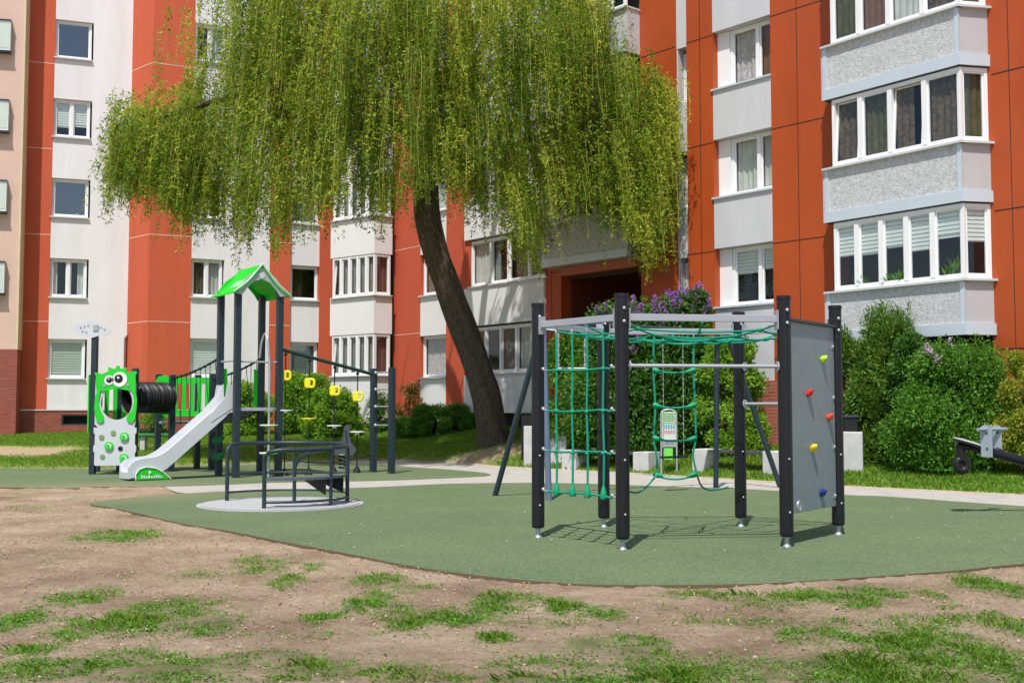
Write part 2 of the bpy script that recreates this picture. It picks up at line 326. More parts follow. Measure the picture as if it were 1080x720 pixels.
def groundmat():
    m = bpy.data.materials.new('trodden_soil'); m.use_nodes = True; n = m.node_tree.nodes; L = m.node_tree.links
    b = n['Principled BSDF']; b.inputs['Roughness'].default_value = .95; b.inputs['Specular IOR Level'].default_value = .15
    g = n.new('ShaderNodeNewGeometry')
    def noise(s, d=6, r=.6):
        t = n.new('ShaderNodeTexNoise'); t.inputs['Scale'].default_value = s; t.inputs['Detail'].default_value = d; t.inputs['Roughness'].default_value = r
        L.new(g.outputs['Position'], t.inputs['Vector']); return t
    def ramp(fac, stops):
        r = n.new('ShaderNodeValToRGB'); e = r.color_ramp.elements
        e[0].position, e[0].color = stops[0][0], (*stops[0][1], 1); e[1].position, e[1].color = stops[-1][0], (*stops[-1][1], 1)
        for p, c in stops[1:-1]: e.new(p).color = (*c, 1)
        L.new(fac, r.inputs[0]); return r
    big = noise(.9, 8, .65); r1 = ramp(big.outputs[0], [(.3, (.28, .192, .128)), (.5, (.45, .333, .232)), (.7, (.59, .46, .342))])
    fine = noise(32, 8, .8); r2 = ramp(fine.outputs[0], [(.34, (.40, .36, .33)), (.47, (.96, .96, .96)), (.66, (1.25, 1.24, 1.22))])
    mx = n.new('ShaderNodeMix'); mx.data_type = 'RGBA'; mx.blend_type = 'MULTIPLY'; mx.inputs[0].default_value = .9
    L.new(r1.outputs[0], mx.inputs[6]); L.new(r2.outputs[0], mx.inputs[7])
    at = n.new('ShaderNodeAttribute'); at.attribute_name = 'turf'
    mid = noise(9, 6, .7)
    mu = n.new('ShaderNodeMath'); mu.operation = 'MULTIPLY_ADD'; L.new(mid.outputs[0], mu.inputs[0]); mu.inputs[1].default_value = .9; mu.inputs[2].default_value = -.45
    ad = n.new('ShaderNodeMath'); ad.operation = 'ADD'; L.new(mu.outputs[0], ad.inputs[0]); L.new(at.outputs['Fac'], ad.inputs[1]); 
    cl = n.new('ShaderNodeMath'); cl.operation = 'MULTIPLY'; cl.use_clamp = True; L.new(ad.outputs[0], cl.inputs[0]); cl.inputs[1].default_value = .85
    m2 = n.new('ShaderNodeMix'); m2.data_type = 'RGBA'; L.new(cl.outputs[0], m2.inputs[0]); L.new(mx.outputs[2], m2.inputs[6]); m2.inputs[7].default_value = (.10, .17, .035, 1)
    L.new(m2.outputs[2], b.inputs['Base Color'])
    bp = n.new('ShaderNodeBump'); bp.inputs['Strength'].default_value = 1; bp.inputs['Distance'].default_value = .07
    h = noise(15, 9, .75); L.new(h.outputs[0], bp.inputs['Height']); L.new(bp.outputs[0], b.inputs['Normal'])
    return m
SOIL = groundmat()
# far sheet
mb = MB(); mb.add([(-400, -200, -.09), (400, -200, -.09), (400, 600, -.09), (-400, 600, -.09)], [(0, 1, 2, 3)])
tag(mb.build('ground', SOIL), kind='structure')
# near soil sheet with small relief
nu, nv = 520, 520
ys = 3.2*(31.5/3.2)**(np.linspace(0, 1, nv)); us = np.linspace(-1, 1, nu)
YY = np.repeat(ys[:, None], nu, 1); XX = us[None, :]*(YY*.58+2.5)
dens = density(XX, YY)
ZZ = (vnoise(XX, YY, 1.1, 1)-.5)*.03 + (vnoise(XX, YY, 4.5, 2)-.5)*.026 + (vnoise(XX, YY, 11, 4)-.5)*.022 + (vnoise(XX, YY, 23, 8)-.5)*.014 + dens*.012
ZZ = ZZ - .010
cover = inpoly(XX, YY, RUBBER) | inpoly(XX, YY, UPPER) | inpoly(XX, YY, PATHP)
ZZ = np.where(cover, np.minimum(ZZ, -.02), np.minimum(ZZ, .02)) 
me = bpy.data.meshes.new('trodden_soil')
idx = np.arange(nu*nv).reshape(nv, nu)
q = np.stack([idx[:-1, :-1], idx[:-1, 1:], idx[1:, 1:], idx[1:, :-1]], -1).reshape(-1, 4)
me.from_pydata(np.stack([XX, YY, ZZ], -1).reshape(-1, 3).tolist(), [], q.tolist())
a = me.attributes.new('turf', 'FLOAT', 'POINT'); a.data.foreach_set('value', dens.reshape(-1).astype(np.float32))
me.polygons.foreach_set('use_smooth', [True]*len(me.polygons)); me.materials.append(SOIL)
o = bpy.data.objects.new('trodden_soil', me); COL.objects.link(o); tag(o, kind='structure')
def rubbermat():
    m = mat('green_rubber', (.060, .098, .046), .9, scale=42, rgb2=(.195, .252, .142), bump=.7, bscale=60, det=5, spec=.2)
    n = m.node_tree.nodes; L = m.node_tree.links; b = n['Principled BSDF']
    src = b.inputs['Base Color'].links[0].from_socket
    t = n.new('ShaderNodeTexNoise'); t.inputs['Scale'].default_value = .55; t.inputs['Detail'].default_value = 7; t.inputs['Roughness'].default_value = .6
    g = n.new('ShaderNodeNewGeometry'); L.new(g.outputs['Position'], t.inputs['Vector'])
    r = n.new('ShaderNodeValToRGB'); r.color_ramp.elements[0].position = .3; r.color_ramp.elements[1].position = .72
    r.color_ramp.elements[0].color = (.86, .88, .86, 1); r.color_ramp.elements[1].color = (1.08, 1.05, 1.0, 1)
    L.new(t.outputs[0], r.inputs[0])
    mx = n.new('ShaderNodeMix'); mx.data_type = 'RGBA'; mx.blend_type = 'MULTIPLY'; mx.inputs[0].default_value = 1
    L.new(src, mx.inputs[6]); L.new(r.outputs[0], mx.inputs[7])
    # sand dust trodden onto the left end
    d = n.new('ShaderNodeVectorMath'); d.operation = 'DISTANCE'; L.new(g.outputs['Position'], d.inputs[0]); d.inputs[1].default_value = (-7.6, 20.5, 0)
    mr = n.new('ShaderNodeMapRange'); mr.inputs[1].default_value = .6; mr.inputs[2].default_value = 3.4; mr.inputs[3].default_value = .75; mr.inputs[4].default_value = 0; L.new(d.outputs['Value'], mr.inputs[0])
    m3 = n.new('ShaderNodeMix'); m3.data_type = 'RGBA'; L.new(mr.outputs[0], m3.inputs[0]); L.new(mx.outputs[2], m3.inputs[6]); m3.inputs[7].default_value = (.27, .24, .16, 1)
    L.new(m3.outputs[2], b.inputs['Base Color'])
    return m
RUB = rubbermat(); SIDE = mat('rubber_edge', (.14, .09, .06), .95)
def slab(name, pts, z0, z1, m, side):
    mb = MB(); k = len(pts); mb.v = [(p.x, p.y, z1) for p in pts] + [(p.x, p.y, z0) for p in pts]
    mb.f = [list(range(k))] + [[i, i+k, (i+1) % k + k, (i+1) % k] for i in range(k)]; mb.mi = [0]+[1]*k
    import mathutils
    if sum(pts[i-1].x*pts[i].y-pts[i].x*pts[i-1].y for i in range(k)) < 0: mb.f[0] = mb.f[0][::-1]
    return tag(mb.build(name, [m, side]), kind='structure')
slab('rubber_surface', RUBBER, -.06, .009, RUB, SIDE)
slab('rubber_surface', UPPER, -.06, .010, RUB, SIDE)
PAV = mat('pale_path', (.34, .325, .30), .9, scale=2.5, rgb2=(.45, .43, .395), bump=.4, bscale=50)
slab('path', PATHP, -.06, .004, PAV, SIDE)
# kerb of the path on the lawn side
KERB = mat('path_kerb', (.50, .42, .35), .9, scale=6, rgb2=(.60, .52, .44), bump=.3)
kp = [(-6.2, 31.45), (-4.5, 32.65), (-3.2, 32.35), (-1.55, 30.95), (-.17, 28.75), (2.75, 25.95), (4.05, 24.35), (6.3, 21.65), (8.7, 19.45), (14.6, 14.1)]
kp = spline([Vector((x, y, 0)) for x, y in kp], 5)
mb = MB()
for i in range(len(kp)-1):
    a_, b_ = kp[i], kp[i+1]; d = (b_-a_).normalized(); nn = Vector((-d.y, d.x, 0))*.05
    mb.hexa([a_-nn+Vector((0, 0, -.05)), b_-nn+Vector((0, 0, -.05)), b_+nn+Vector((0, 0, -.05)), a_+nn+Vector((0, 0, -.05)), a_-nn+Vector((0, 0, .035)), b_-nn+Vector((0, 0, .035)), b_+nn+Vector((0, 0, .035)), a_+nn+Vector((0, 0, .035))])
tag(mb.build('kerb', KERB), kind='structure')
# lawn
def lawnmat():
    m = mat('lawn_turf', (.11, .20, .025), .95, scale=1.3, rgb2=(.21, .30, .05), bump=.8, bscale=30, det=8, spec=.1)
    n = m.node_tree.nodes; L = m.node_tree.links; b = n['Principled BSDF']; src = b.inputs['Base Color'].links[0].from_socket
    at = n.new('ShaderNodeAttribute'); at.attribute_name = 'bare'
    t = n.new('ShaderNodeTexNoise'); t.inputs['Scale'].default_value = 5; t.inputs['Detail'].default_value = 8; t.inputs['Roughness'].default_value = .7
    g = n.new('ShaderNodeNewGeometry'); L.new(g.outputs['Position'], t.inputs['Vector'])
    ma = n.new('ShaderNodeMath'); ma.operation = 'MULTIPLY_ADD'; ma.inputs[1].default_value = 1.2; ma.inputs[2].default_value = -.6; L.new(t.outputs[0], ma.inputs[0])
    ad = n.new('ShaderNodeMath'); ad.operation = 'ADD'; ad.use_clamp = True; L.new(ma.outputs[0], ad.inputs[0]); L.new(at.outputs['Fac'], ad.inputs[1])
    mx = n.new('ShaderNodeMix'); mx.data_type = 'RGBA'; L.new(ad.outputs[0], mx.inputs[0]); L.new(src, mx.inputs[6]); mx.inputs[7].default_value = (.36, .27, .19, 1)
    L.new(mx.outputs[2], b.inputs['Base Color']); return m
def bare(x, y):
    e = np.interp(x, [a for a, _ in EDGE], [b for _, b in EDGE]); d = y-e
    v = np.clip(.55-d*.45, 0, 1)*np.clip((2.0-x)/3, .12, 1)
    v = np.maximum(v, np.clip(1.0-((x+.9)/3.2)**2-((y-30.6)/1.5)**2, 0, .8))    # bare ground in front of the willow
    # sandy track across the left lawn
    v = np.maximum(v, np.clip(1.6-abs(y-32.0)/1.25, 0, 1)*np.clip((-11.6-x)/1.2, 0, 1))
    v = np.maximum(v, np.clip(1.0-abs(y-34.0-(x+8)*.1)/.5, 0, 1)*np.clip((x+12)/1.0, 0, 1)*np.clip((-4.5-x)/1, 0, 1)*.9)
    return v
lx = np.concatenate([np.linspace(-60, -20, 20), np.linspace(-19.8, 14, 260), np.linspace(14.5, 60, 20)]); tt = np.linspace(-.02, 1.25, 60)
V = []; B = []
for t in tt:
    for x in lx:
        e, wl = interp(EDGE, x), interp(WALLY, x); y = e+(wl-e)*t
        V.append((x, y, (ground_z(x, y) if t > 0 else -.04)+.004 + (.02*(math.sin(x*3.1+y*2)+math.sin(x*1.3-y*4.1)) if t > .08 else 0)*.6)); B.append(float(bare(np.array(x), np.array(y))))
me = bpy.data.meshes.new('lawn'); kx = len(lx); idx = np.arange(len(V)).reshape(len(tt), kx)
q = np.stack([idx[:-1, :-1], idx[:-1, 1:], idx[1:, 1:], idx[1:, :-1]], -1).reshape(-1, 4)
me.from_pydata(V, [], q.tolist()); a = me.attributes.new('bare', 'FLOAT', 'POINT'); a.data.foreach_set('value', B)
me.polygons.foreach_set('use_smooth', [True]*len(me.polygons)); me.materials.append(lawnmat())
o = bpy.data.objects.new('lawn', me); COL.objects.link(o); tag(o, kind='structure')
# ------------------------------------------------------------------ grass blades
def blades(pos, h, wd, lean):
    N = len(pos); a = rng.uniform(0, 2*np.pi, N); d = np.stack([np.cos(a), np.sin(a), np.zeros(N)], 1)
    s = np.stack([-np.sin(a), np.cos(a), np.zeros(N)], 1)*(wd/2)[:, None]
    up = np.zeros((N, 3)); up[:, 2] = h; ln = d*(lean*h)[:, None]
    return np.stack([pos - s, pos + s, pos + up*.6 + ln*.35 + s*.7, pos + up + ln, pos + up*.6 + ln*.35 - s*.7], 1)
Vs = []; Ts = []
cand = 3000000
v = rng.uniform(0, 1, cand); Y = np.sqrt(v*(17.5**2-4.2**2)+4.2**2); X = rng.uniform(-1, 1, cand)*(Y*.5+1.2)
d = density(X, Y); keep = rng.uniform(0, 1, cand) < d*.75*np.clip(9/Y, .3, 1) + .0018
out = inpoly(X, Y, RUBBER) | inpoly(X, Y, PATHP)
keep &= ~out
keep &= rng.uniform(0, 1, cand) < np.clip((vnoise(X, Y, 14, 41)*.5+vnoise(X, Y, 33, 42)*.5-.38)*5.0, .04, 1)
X, Y, d = X[keep], Y[keep], d[keep]; N = len(X)
cl = vnoise(X, Y, 1.7, 21)*.6+vnoise(X, Y, 5.5, 22)*.4
h = (.010+.036*d*cl + .02*np.clip(cl-.62, 0, 1)*3)*rng.uniform(.5, 1.6, N); zz = np.full(N, -.012)
pos = np.stack([X, Y, zz], 1)
tall = vnoise(X, Y, 3.1, 51) > .72; h = np.where(tall & (rng.uniform(0, 1, N) < .16), h*1.7, h)
nc = 30000; ci = rng.integers(0, N, nc); Cc = pos[ci]+np.stack([rng.normal(0, .05, nc), rng.normal(0, .05, nc), np.full(nc, .014)], 1)
ok_ = ~(inpoly(Cc[:, 0], Cc[:, 1], RUBBER)); Cc = Cc[ok_]; nc = len(Cc)
clv = leafquads(Cc, rng.normal(0, 1, (nc, 3))*np.array([1, 1, .12])+np.array([0, 0, .25]), rng.uniform(.012, .035, nc), rng.uniform(.01, .024, nc), flat=np.tile(np.array([0.05, 0.02, 1.0]), (nc, 1)))
tag(npmesh('clover', clv, 4, M['leaf_mid'], rng.uniform(.2, 1, nc)), 'small flat weed leaves among the grass on the trodden soil', 'weeds', kind='stuff')
Vs.append(blades(pos, h, rng.uniform(.003, .0065, N)*np.clip(Y/8, .8, 1.8), rng.uniform(.2, 1.6, N))); Ts.append(np.clip(cl*.6+rng.normal(0, .18, N)+.12, 0, 1))
tag(npmesh('grass', np.concatenate(Vs), 5, M['blade'], np.concatenate(Ts)), 'green grass growing in ragged patches on the trodden soil', 'grass', kind='stuff')
cand = 330000
X = rng.uniform(-19, 12.5, cand); t = rng.uniform(0, 1.05, cand)
e = np.interp(X, [a for a, _ in EDGE], [b for _, b in EDGE]); wl = np.interp(X, [a for a, _ in WALLY], [b for _, b in WALLY]); Y = e+(wl-e)*t
hx = np.interp(X, [a for a, _ in HX], [b for _, b in HX]); zz = hx*t**.85
cl = vnoise(X, Y, 1.2, 31)*.6+vnoise(X, Y, 4, 32)*.4
b_ = bare(X, Y); keep = (rng.uniform(0, 1, cand) > b_*1.25) & (rng.uniform(0, 1, cand) < (wl-e)/11+.25)
X, Y, zz, cl = X[keep], Y[keep], zz[keep], cl[keep]; N = len(X)
tag(npmesh('grass', blades(np.stack([X, Y, zz], 1), (.035+.05*cl)*rng.uniform(.6, 1.5, N), np.full(N, .012), rng.uniform(.2, 1, N)), 5, M['blade'], np.clip(cl*.7+rng.normal(0, .2, N)+.15, 0, 1)),
    'green lawn grass between the path and the apartment blocks', 'grass', kind='stuff')
# loose clods, straw and dry leaves on the soil
def scatter(n_):
    v = rng.uniform(0, 1, n_); Y_ = np.sqrt(v*(19**2-4.5**2)+4.5**2); X_ = rng.uniform(-1, 1, n_)*(Y_*.5+1)
    k = ~(inpoly(X_, Y_, RUBBER) | inpoly(X_, Y_, PATHP) | inpoly(X_, Y_, UPPER)); return X_[k], Y_[k]
X, Y = scatter(10000); N = len(X); r = np.minimum(rng.gamma(2.0, .0038, N)+.003, .017); c = np.stack([X, Y, np.full(N, -.004)], 1)
ax_ = rng.normal(0, 1, (N, 3, 3)); q1_ = ax_[:, 0]/np.linalg.norm(ax_[:, 0], axis=1, keepdims=True); q2_ = np.cross(q1_, ax_[:, 1]); q2_ /= np.linalg.norm(q2_, axis=1, keepdims=True); q3_ = np.cross(q1_, q2_)
s_ = lambda: (r*rng.uniform(.6, 1.3, N))[:, None]
P6 = [c+q1_*s_(), c-q1_*s_(), c+q2_*s_(), c-q2_*s_(), c+q3_*s_()*.7, c-q3_*s_()*.7]
tri = [(0, 2, 4), (2, 1, 4), (1, 3, 4), (3, 0, 4), (2, 0, 5), (1, 2, 5), (3, 1, 5), (0, 3, 5)]
CL_ = np.concatenate([np.stack([P6[a], P6[b], P6[d_]], 1) for a, b, d_ in tri])
tag(npmesh('soil_clods', CL_, 3, mat('soil_clod', (.25, .17, .11), .95, scale=9, rgb2=(.52, .41, .30))), 'loose crumbs and clods of dry soil on the trodden ground', 'soil', kind='stuff')
X, Y = scatter(5200); N = len(X)
tag(npmesh('straw', leafquads(np.stack([X, Y, np.full(N, .006)], 1), rng.normal(0, 1, (N, 3))*np.array([1, 1, .08]), rng.uniform(.015, .06, N), rng.uniform(.003, .012, N), flat=np.tile(np.array([0.02, 0.01, 1.0]), (N, 1))), 4, leafmat('dry_leaf', (.16, .10, .05), (.38, .29, .15), (.58, .50, .26), .2), rng.uniform(0, 1, N)), 'dry straw and fallen leaf scraps on the trodden ground', 'litter', kind='stuff')
# small stones
mb = MB()
for i in range(260):
    y = random.uniform(5.5, 15); x = random.uniform(-.47, .47)*y
    if inpoly(np.array([x]), np.array([y]), RUBBER)[0]: continue
    r = random.uniform(.004, .012); mb.ball((x, y, -.008), r, 6, 1, random.uniform(.6, 1), .5)
tag(mb.build('pebbles', mat('pebble', (.3, .25, .2), .9, var=.4, scale=30)), 'small stones scattered over the trodden soil', 'stones', kind='stuff')
# ------------------------------------------------------------------ facades
class Seg:
    """vertical facade plane given by two plan points; u runs along it, v out of the wall towards the playground"""
    def __init__(s, a, b):
        s.a = Vector((a[0], a[1], 0)); s.b = Vector((b[0], b[1], 0)); s.L = (s.b-s.a).length; s.d = (s.b-s.a).normalized()
        s.n = Vector((s.d.y, -s.d.x, 0))
        if s.n.y > 0 and abs(s.n.y) > .05: s.n = -s.n
    def u(s, px, v=0):
        k = (px-540)/F; o = s.a + s.n*v   # X = k*Y
        return (k*o.y - o.x)/(s.d.x - k*s.d.y)
    def p(s, u, v, z): q = s.a + s.d*u + s.n*v; return Vector((q.x, q.y, z))
    def box(s, mb, u0, u1, v0, v1, z0, z1):
        return mb.box(s.p(u0, v0, z0), s.d*(u1-u0), s.n*(v1-v0), Vector((0, 0, z1-z0)))
    def off(s, v): return Seg(s.p(0, v, 0), s.p(s.L, v, 0))
def window(parent, sg, u0, u1, z0, z1, splits=(), glass='glass', dress=None, fw=.07, v=0, sill=True, sillmat='sill', bars=(), tilt=None, sillw=.14, sillx=.04):
    """frame ring + mullions; splits = fractions along the width; dress = list per pane"""
    mb = MB(); d0, d1 = v-.06, v+.02
    sg.box(mb, u0, u1, d0, d1, z0, z0+fw); sg.box(mb, u0, u1, d0, d1, z1-fw, z1)
    sg.box(mb, u0, u0+fw, d0, d1, z0+fw, z1-fw); sg.box(mb, u1-fw, u1, d0, d1, z0+fw, z1-fw)
    for f in splits:
        uc = u0+(u1-u0)*f; sg.box(mb, uc-fw*.75, uc+fw*.75, d0, d1+.012, z0+fw, z1-fw)
    for f in bars:
        zc = z0+(z1-z0)*f; sg.box(mb, u0+fw, u1-fw, d0, d1-.012, zc-fw*.4, zc+fw*.4)
    wf = mb.build('window', M['pvc'], parent)
    # inner sash lines
    edges = [0]+list(splits)+[1]; sash = MB(); pane = MB()
    for i in range(len(edges)-1):
        a = u0+(u1-u0)*edges[i]+(fw if i == 0 else fw*.75); b = u0+(u1-u0)*edges[i+1]-(fw if i == len(edges)-2 else fw*.75)
        t = .035; z_0, z_1 = z0+fw, z1-fw
        tl = .11 if (tilt and i in tilt) else 0
        if tl:
            for (ua, ub, za, zb) in ((a, b, z_0, z_0+t), (a, b, z_1-t, z_1), (a, a+t, z_0+t, z_1-t), (b-t, b, z_0+t, z_1-t)):
                sl = lambda z: tl*0 + .02 - tl*(z-z_0)/(z_1-z_0)
                sash.hexa([sg.p(ua, v-.04+sl(za), za), sg.p(ub, v-.04+sl(za), za), sg.p(ub, v+sl(za), za), sg.p(ua, v+sl(za), za), sg.p(ua, v-.04+sl(zb), zb), sg.p(ub, v-.04+sl(zb), zb), sg.p(ub, v+sl(zb), zb), sg.p(ua, v+sl(zb), zb)])
            pane.add([sg.p(a+t, v-.005, z_0+t), sg.p(b-t, v-.005, z_0+t), sg.p(b-t, v-.005-tl, z_1-t), sg.p(a+t, v-.005-tl, z_1-t)], [(0, 1, 2, 3)])
        else:
            for (ua, ub, za, zb) in ((a, b, z_0, z_0+t), (a, b, z_1-t, z_1), (a, a+t, z_0+t, z_1-t), (b-t, b, z_0+t, z_1-t)):
                sg.box(sash, ua, ub, v-.05, v-.006, za, zb)
            pane.add([sg.p(a+t, v-.03, z_0+t), sg.p(b-t, v-.03, z_0+t), sg.p(b-t, v-.03, z_1-t), sg.p(a+t, v-.03, z_1-t)], [(0, 1, 2, 3)])
        dd = dress[i % len(dress)] if dress else None
        if dd:
            kind = dd.split(':'); h = (z_1-z_0)
            if kind[0] in ('curtgrey', 'curt', 'curtdark', 'curtgreen', 'curtred', 'lace'):
                f0 = float(kind[1]) if len(kind) > 1 else 0.0; f1 = float(kind[2]) if len(kind) > 2 else 1.0
                cb = MB(); ua, ub = a+(b-a)*f0, a+(b-a)*f1; n = max(4, int((ub-ua)/.045)); vs = []
                for j in range(n+1):
                    uu = ua+(ub-ua)*j/n; vv = v-.12+.022*math.sin(j*1.9)+.01*math.sin(j*.7)
                    vs += [sg.p(uu, vv, z_0-.02), sg.p(uu, vv, z_1)]
                cb.add(vs, [(2*j, 2*j+2, 2*j+3, 2*j+1) for j in range(n)]); cb.build('curtain', M[kind[0]], wf, smooth=True)
            elif kind[0] in ('blind', 'blind2'):
                fr = float(kind[1]) if len(kind) > 1 else 1.0; cb = MB(); zb = z_1-h*fr; z = z_1; bh = .085
                while z-bh > zb-.01:
                    sg.box(cb, a+.01, b-.01, v-.060, v-.052, z-bh*.68, z); z -= bh
                sg.box(cb, a+.01, b-.01, v-.085, v-.075, zb, z_1); cb.build('blind', M[kind[0]], wf)
            elif kind[0] == 'pot':
                cb = MB(); uc = (a+b)/2+.05; c = sg.p(uc, v-.14, z_0-.02); cb.cyl(c, .06, .12, 12, .08); pt = cb.build('flower_pot', M['terracotta'], wf)
    sash.build('sash', M['pvc'], wf); pane.build('pane', M[glass], wf)
    if sill:
        sb = MB(); sg.box(sb, u0-sillx, u1+sillx, v-.02, v+sillw, z0-.045, z0-.003); sb.build('sill', M[sillmat], wf)
    return wf
def wallstrip(mb, sg, px0, px1, z0, z1, v0=-.35, v1=0.0): sg.box(mb, sg.u(px0), sg.u(px1), v0, v1, z0, z1)
TOP = 18.5
# ---------------- left block
A0 = (X_at(16, 38.05), 38.05); A1p = (X_at(133, 39.25), 39.25)
A2 = (X_at(155, 38.25), 38.25); A3 = (X_at(345, 41.0), 41.0)
LB = thing('apartment_building', 'white rendered apartment block with wide orange piers and a brick plinth, behind the slide tower', 'building', (A2[0], A2[1], .4))
SA = Seg(A0, A1p); SC = Seg(A1p, A2); SB = Seg(A2, A3)
white = MB(); orange = MB(); plinth = MB(); inner = MB(); groove = MB(); gaps = MB()
PZ = 1.44
def column(sg, pa, pb, ks, z_sill0, step, hgt, zbot, ztop, mb, recess=.3, v1=0.0):
    """white column pa..pb (px) with a window opening wa..wb on every floor: spandrels only"""
    u0, u1 = sg.u(pa), sg.u(pb); z = zbot
    for k in ks:
        s_ = z_sill0+step*k
        sg.box(mb, u0, u1, -.35, v1, z, s_); z = s_+hgt
    sg.box(mb, u0, u1, -.35, v1, z, ztop)
# pier 1, white field 1 with window column
wallstrip(orange, SA, 16, 50, PZ, TOP)
column(SA, 50, 91, range(6), 2.5, 2.75, 1.33, PZ, TOP, white)
SA.box(white, SA.u(91), SA.L, -.35, 0, PZ, TOP)
SC.box(orange, 0.001, SC.L, -.3, 0, PZ, TOP)
SB.box(orange, 0.001, SB.u(200), -.35, 0, PZ, TOP)
column(SB, 200, 235, range(6), 2.55, 2.75, 1.33, PZ, TOP, white)
SB.box(white, SB.u(235), SB.u(283), -.35, 0, PZ, TOP)
SB.box(orange, SB.u(283), SB.u(305), -.35, 0.02, .3, TOP)
column(SB, 305, 336, range(6), 2.6, 2.75, 1.25, .3, TOP, white, v1=-.06)
SB.box(orange, SB.u(336), SB.u(352), -.35, 0.02, .3, TOP)
# plinth
SA.box(plinth, SA.u(16), SA.u(66), -.35, .05, 0, PZ-.003); SA.box(plinth, SA.u(66), SA.u(101), -.35, .05, 0, .92); SA.box(plinth, SA.u(66), SA.u(101), -.35, .05, 1.27, PZ-.003)
SA.box(plinth, SA.u(101), SA.L, -.35, .05, 0, PZ-.003)
SC.box(plinth, .05, SC.L, -.3, .05, 0, PZ-.003); SB.box(plinth, 0.0, SB.u(283)-.003, -.35, .05, 0, PZ-.003)
SA.box(gaps, SA.u(66), SA.u(101), -.3, -.15, .92, 1.27)
cap = MB(); SA.box(cap, SA.u(16), SA.L, .05, .075, PZ-.03, PZ+.01); SB.box(cap, 0, SB.u(283), .05, .075, PZ-.03, PZ+.01)
# light joints across the piers
for z in (4.4, 7.35, 10.3, 13.25, 16.2):
    SA.box(groove, SA.u(18), SA.u(50)-.01, 0, .006, z, z+.03); SC.box(groove, .02, SC.L-.01, 0, .006, z, z+.03)
    SB.box(groove, .01, SB.u(200)-.01, 0, .006, z, z+.03); SB.box(groove, SB.u(283)+.01, SB.u(305)-.01, .02, .026, z, z+.03)
white.each('plaster_wall', M['plaster'], LB); orange.each('pier', M['orange_plaster'], LB); plinth.each('plinth', M['brick_l'], LB)
cap.each('plinth_capping', M['sill'], LB); groove.each('facade_joint', M['groove_l'], LB)
# basement window
bw = MB(); u0, u1 = SA.u(66.5), SA.u(100.5)
SA.box(bw, u0, u1, -.05, .03, .93, .97); SA.box(bw, u0, u1, -.05, .03, 1.22, 1.26); SA.box(bw, u0, u0+.04, -.05, .03, .97, 1.22); SA.box(bw, u1-.04, u1, -.05, .03, .97, 1.22)
o = bw.build('basement_window', M['anthracite'], LB); gaps.build('pane', M['gap'], o)
# dark rooms behind
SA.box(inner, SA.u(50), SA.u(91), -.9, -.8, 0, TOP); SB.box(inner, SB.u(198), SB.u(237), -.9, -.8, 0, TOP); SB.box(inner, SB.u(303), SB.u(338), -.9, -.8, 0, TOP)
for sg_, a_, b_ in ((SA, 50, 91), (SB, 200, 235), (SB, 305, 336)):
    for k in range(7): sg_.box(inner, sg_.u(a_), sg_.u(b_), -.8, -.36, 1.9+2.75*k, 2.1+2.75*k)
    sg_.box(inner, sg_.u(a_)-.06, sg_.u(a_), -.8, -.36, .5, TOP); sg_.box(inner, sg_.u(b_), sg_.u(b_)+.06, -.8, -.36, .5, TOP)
# roof slab above the frame
roofb = MB()
for sg_ in (SA, SB): sg_.box(roofb, 0, sg_.L, -9, .25, TOP, TOP+.3)
SA.box(roofb, -.2, SA.L, -9, -.95, 0, TOP); SB.box(roofb, 0, SB.L+.3, -9, -.95, 0, TOP)
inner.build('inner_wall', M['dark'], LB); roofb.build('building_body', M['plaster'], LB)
dr1 = [['blind2'], ['curt:0:.35', 'curt:.5:1'], [None], ['blind:.75', 'blind:.7'], [None], ['curt']]
sp1 = [(), (.5,), (), (.5,), (), (.5,)]
gl1 = ['glass', 'glass', 'glassb', 'glass', 'glassb', 'glass']
for k in range(6):
    z = 2.5+2.75*k; window(LB, SA, SA.u(50)+.0, SA.u(91)-.06, z+.01, z+1.33-.01, sp1[k], gl1[k], dr1[k], v=-.12, sillw=.2)
    z = 2.55+2.75*k
    window(LB, SB, SB.u(200)+.0, SB.u(235)-.06, z+.01, z+1.33-.01, () if k == 0 else (.5,), 'glass', [['blind:1'], ['curtdark', 'curt'], ['curt', None], [None, 'curt'], [None, 'curt'], ['curt', 'curt']][k], v=-.12, sillw=.2)
    z = 2.6+2.75*k
    window(LB, SB, SB.u(305)+.02, SB.u(336)-.02, z+.01, z+1.25-.01, (), 'glassb', [['blind2', ], ['curtdark:0:.5', ], ['curt'], ['curt'], ['curt'], ['curt']][k], v=-.2, sillw=.22)
dp = MB(); q = SA.p(SA.u(131.5), .07, 0); dp.tube([(q.x, q.y, .8), (q.x, q.y, 3.9), (q.x+.08, q.y+.05, 4.02)], .045, 8); dp.build('downpipe', M['red'] if 0 else mat('brown_pipe', (.22, .09, .07), .5), LB)
# ---------------- bay and middle wing
W0 = (X_at(372, 41.4), 41.4); W1 = (X_at(414, 39.55), 39.55); W2 = (X_at(582, 32.9), 32.9); W3 = (X_at(872, 25.85), 25.85)
e3 = (Vector((W3[0], W3[1], 0))-Vector((W2[0], W2[1], 0))); 
W4 = (X_at(1150, 21.0), 21.0)
SD = Seg(W1, W2); SE = Seg(W2, (X_at(873.5, 25.82), 25.82)); 
SF = Seg((X_at(873.5, 25.82), 25.82), W4)
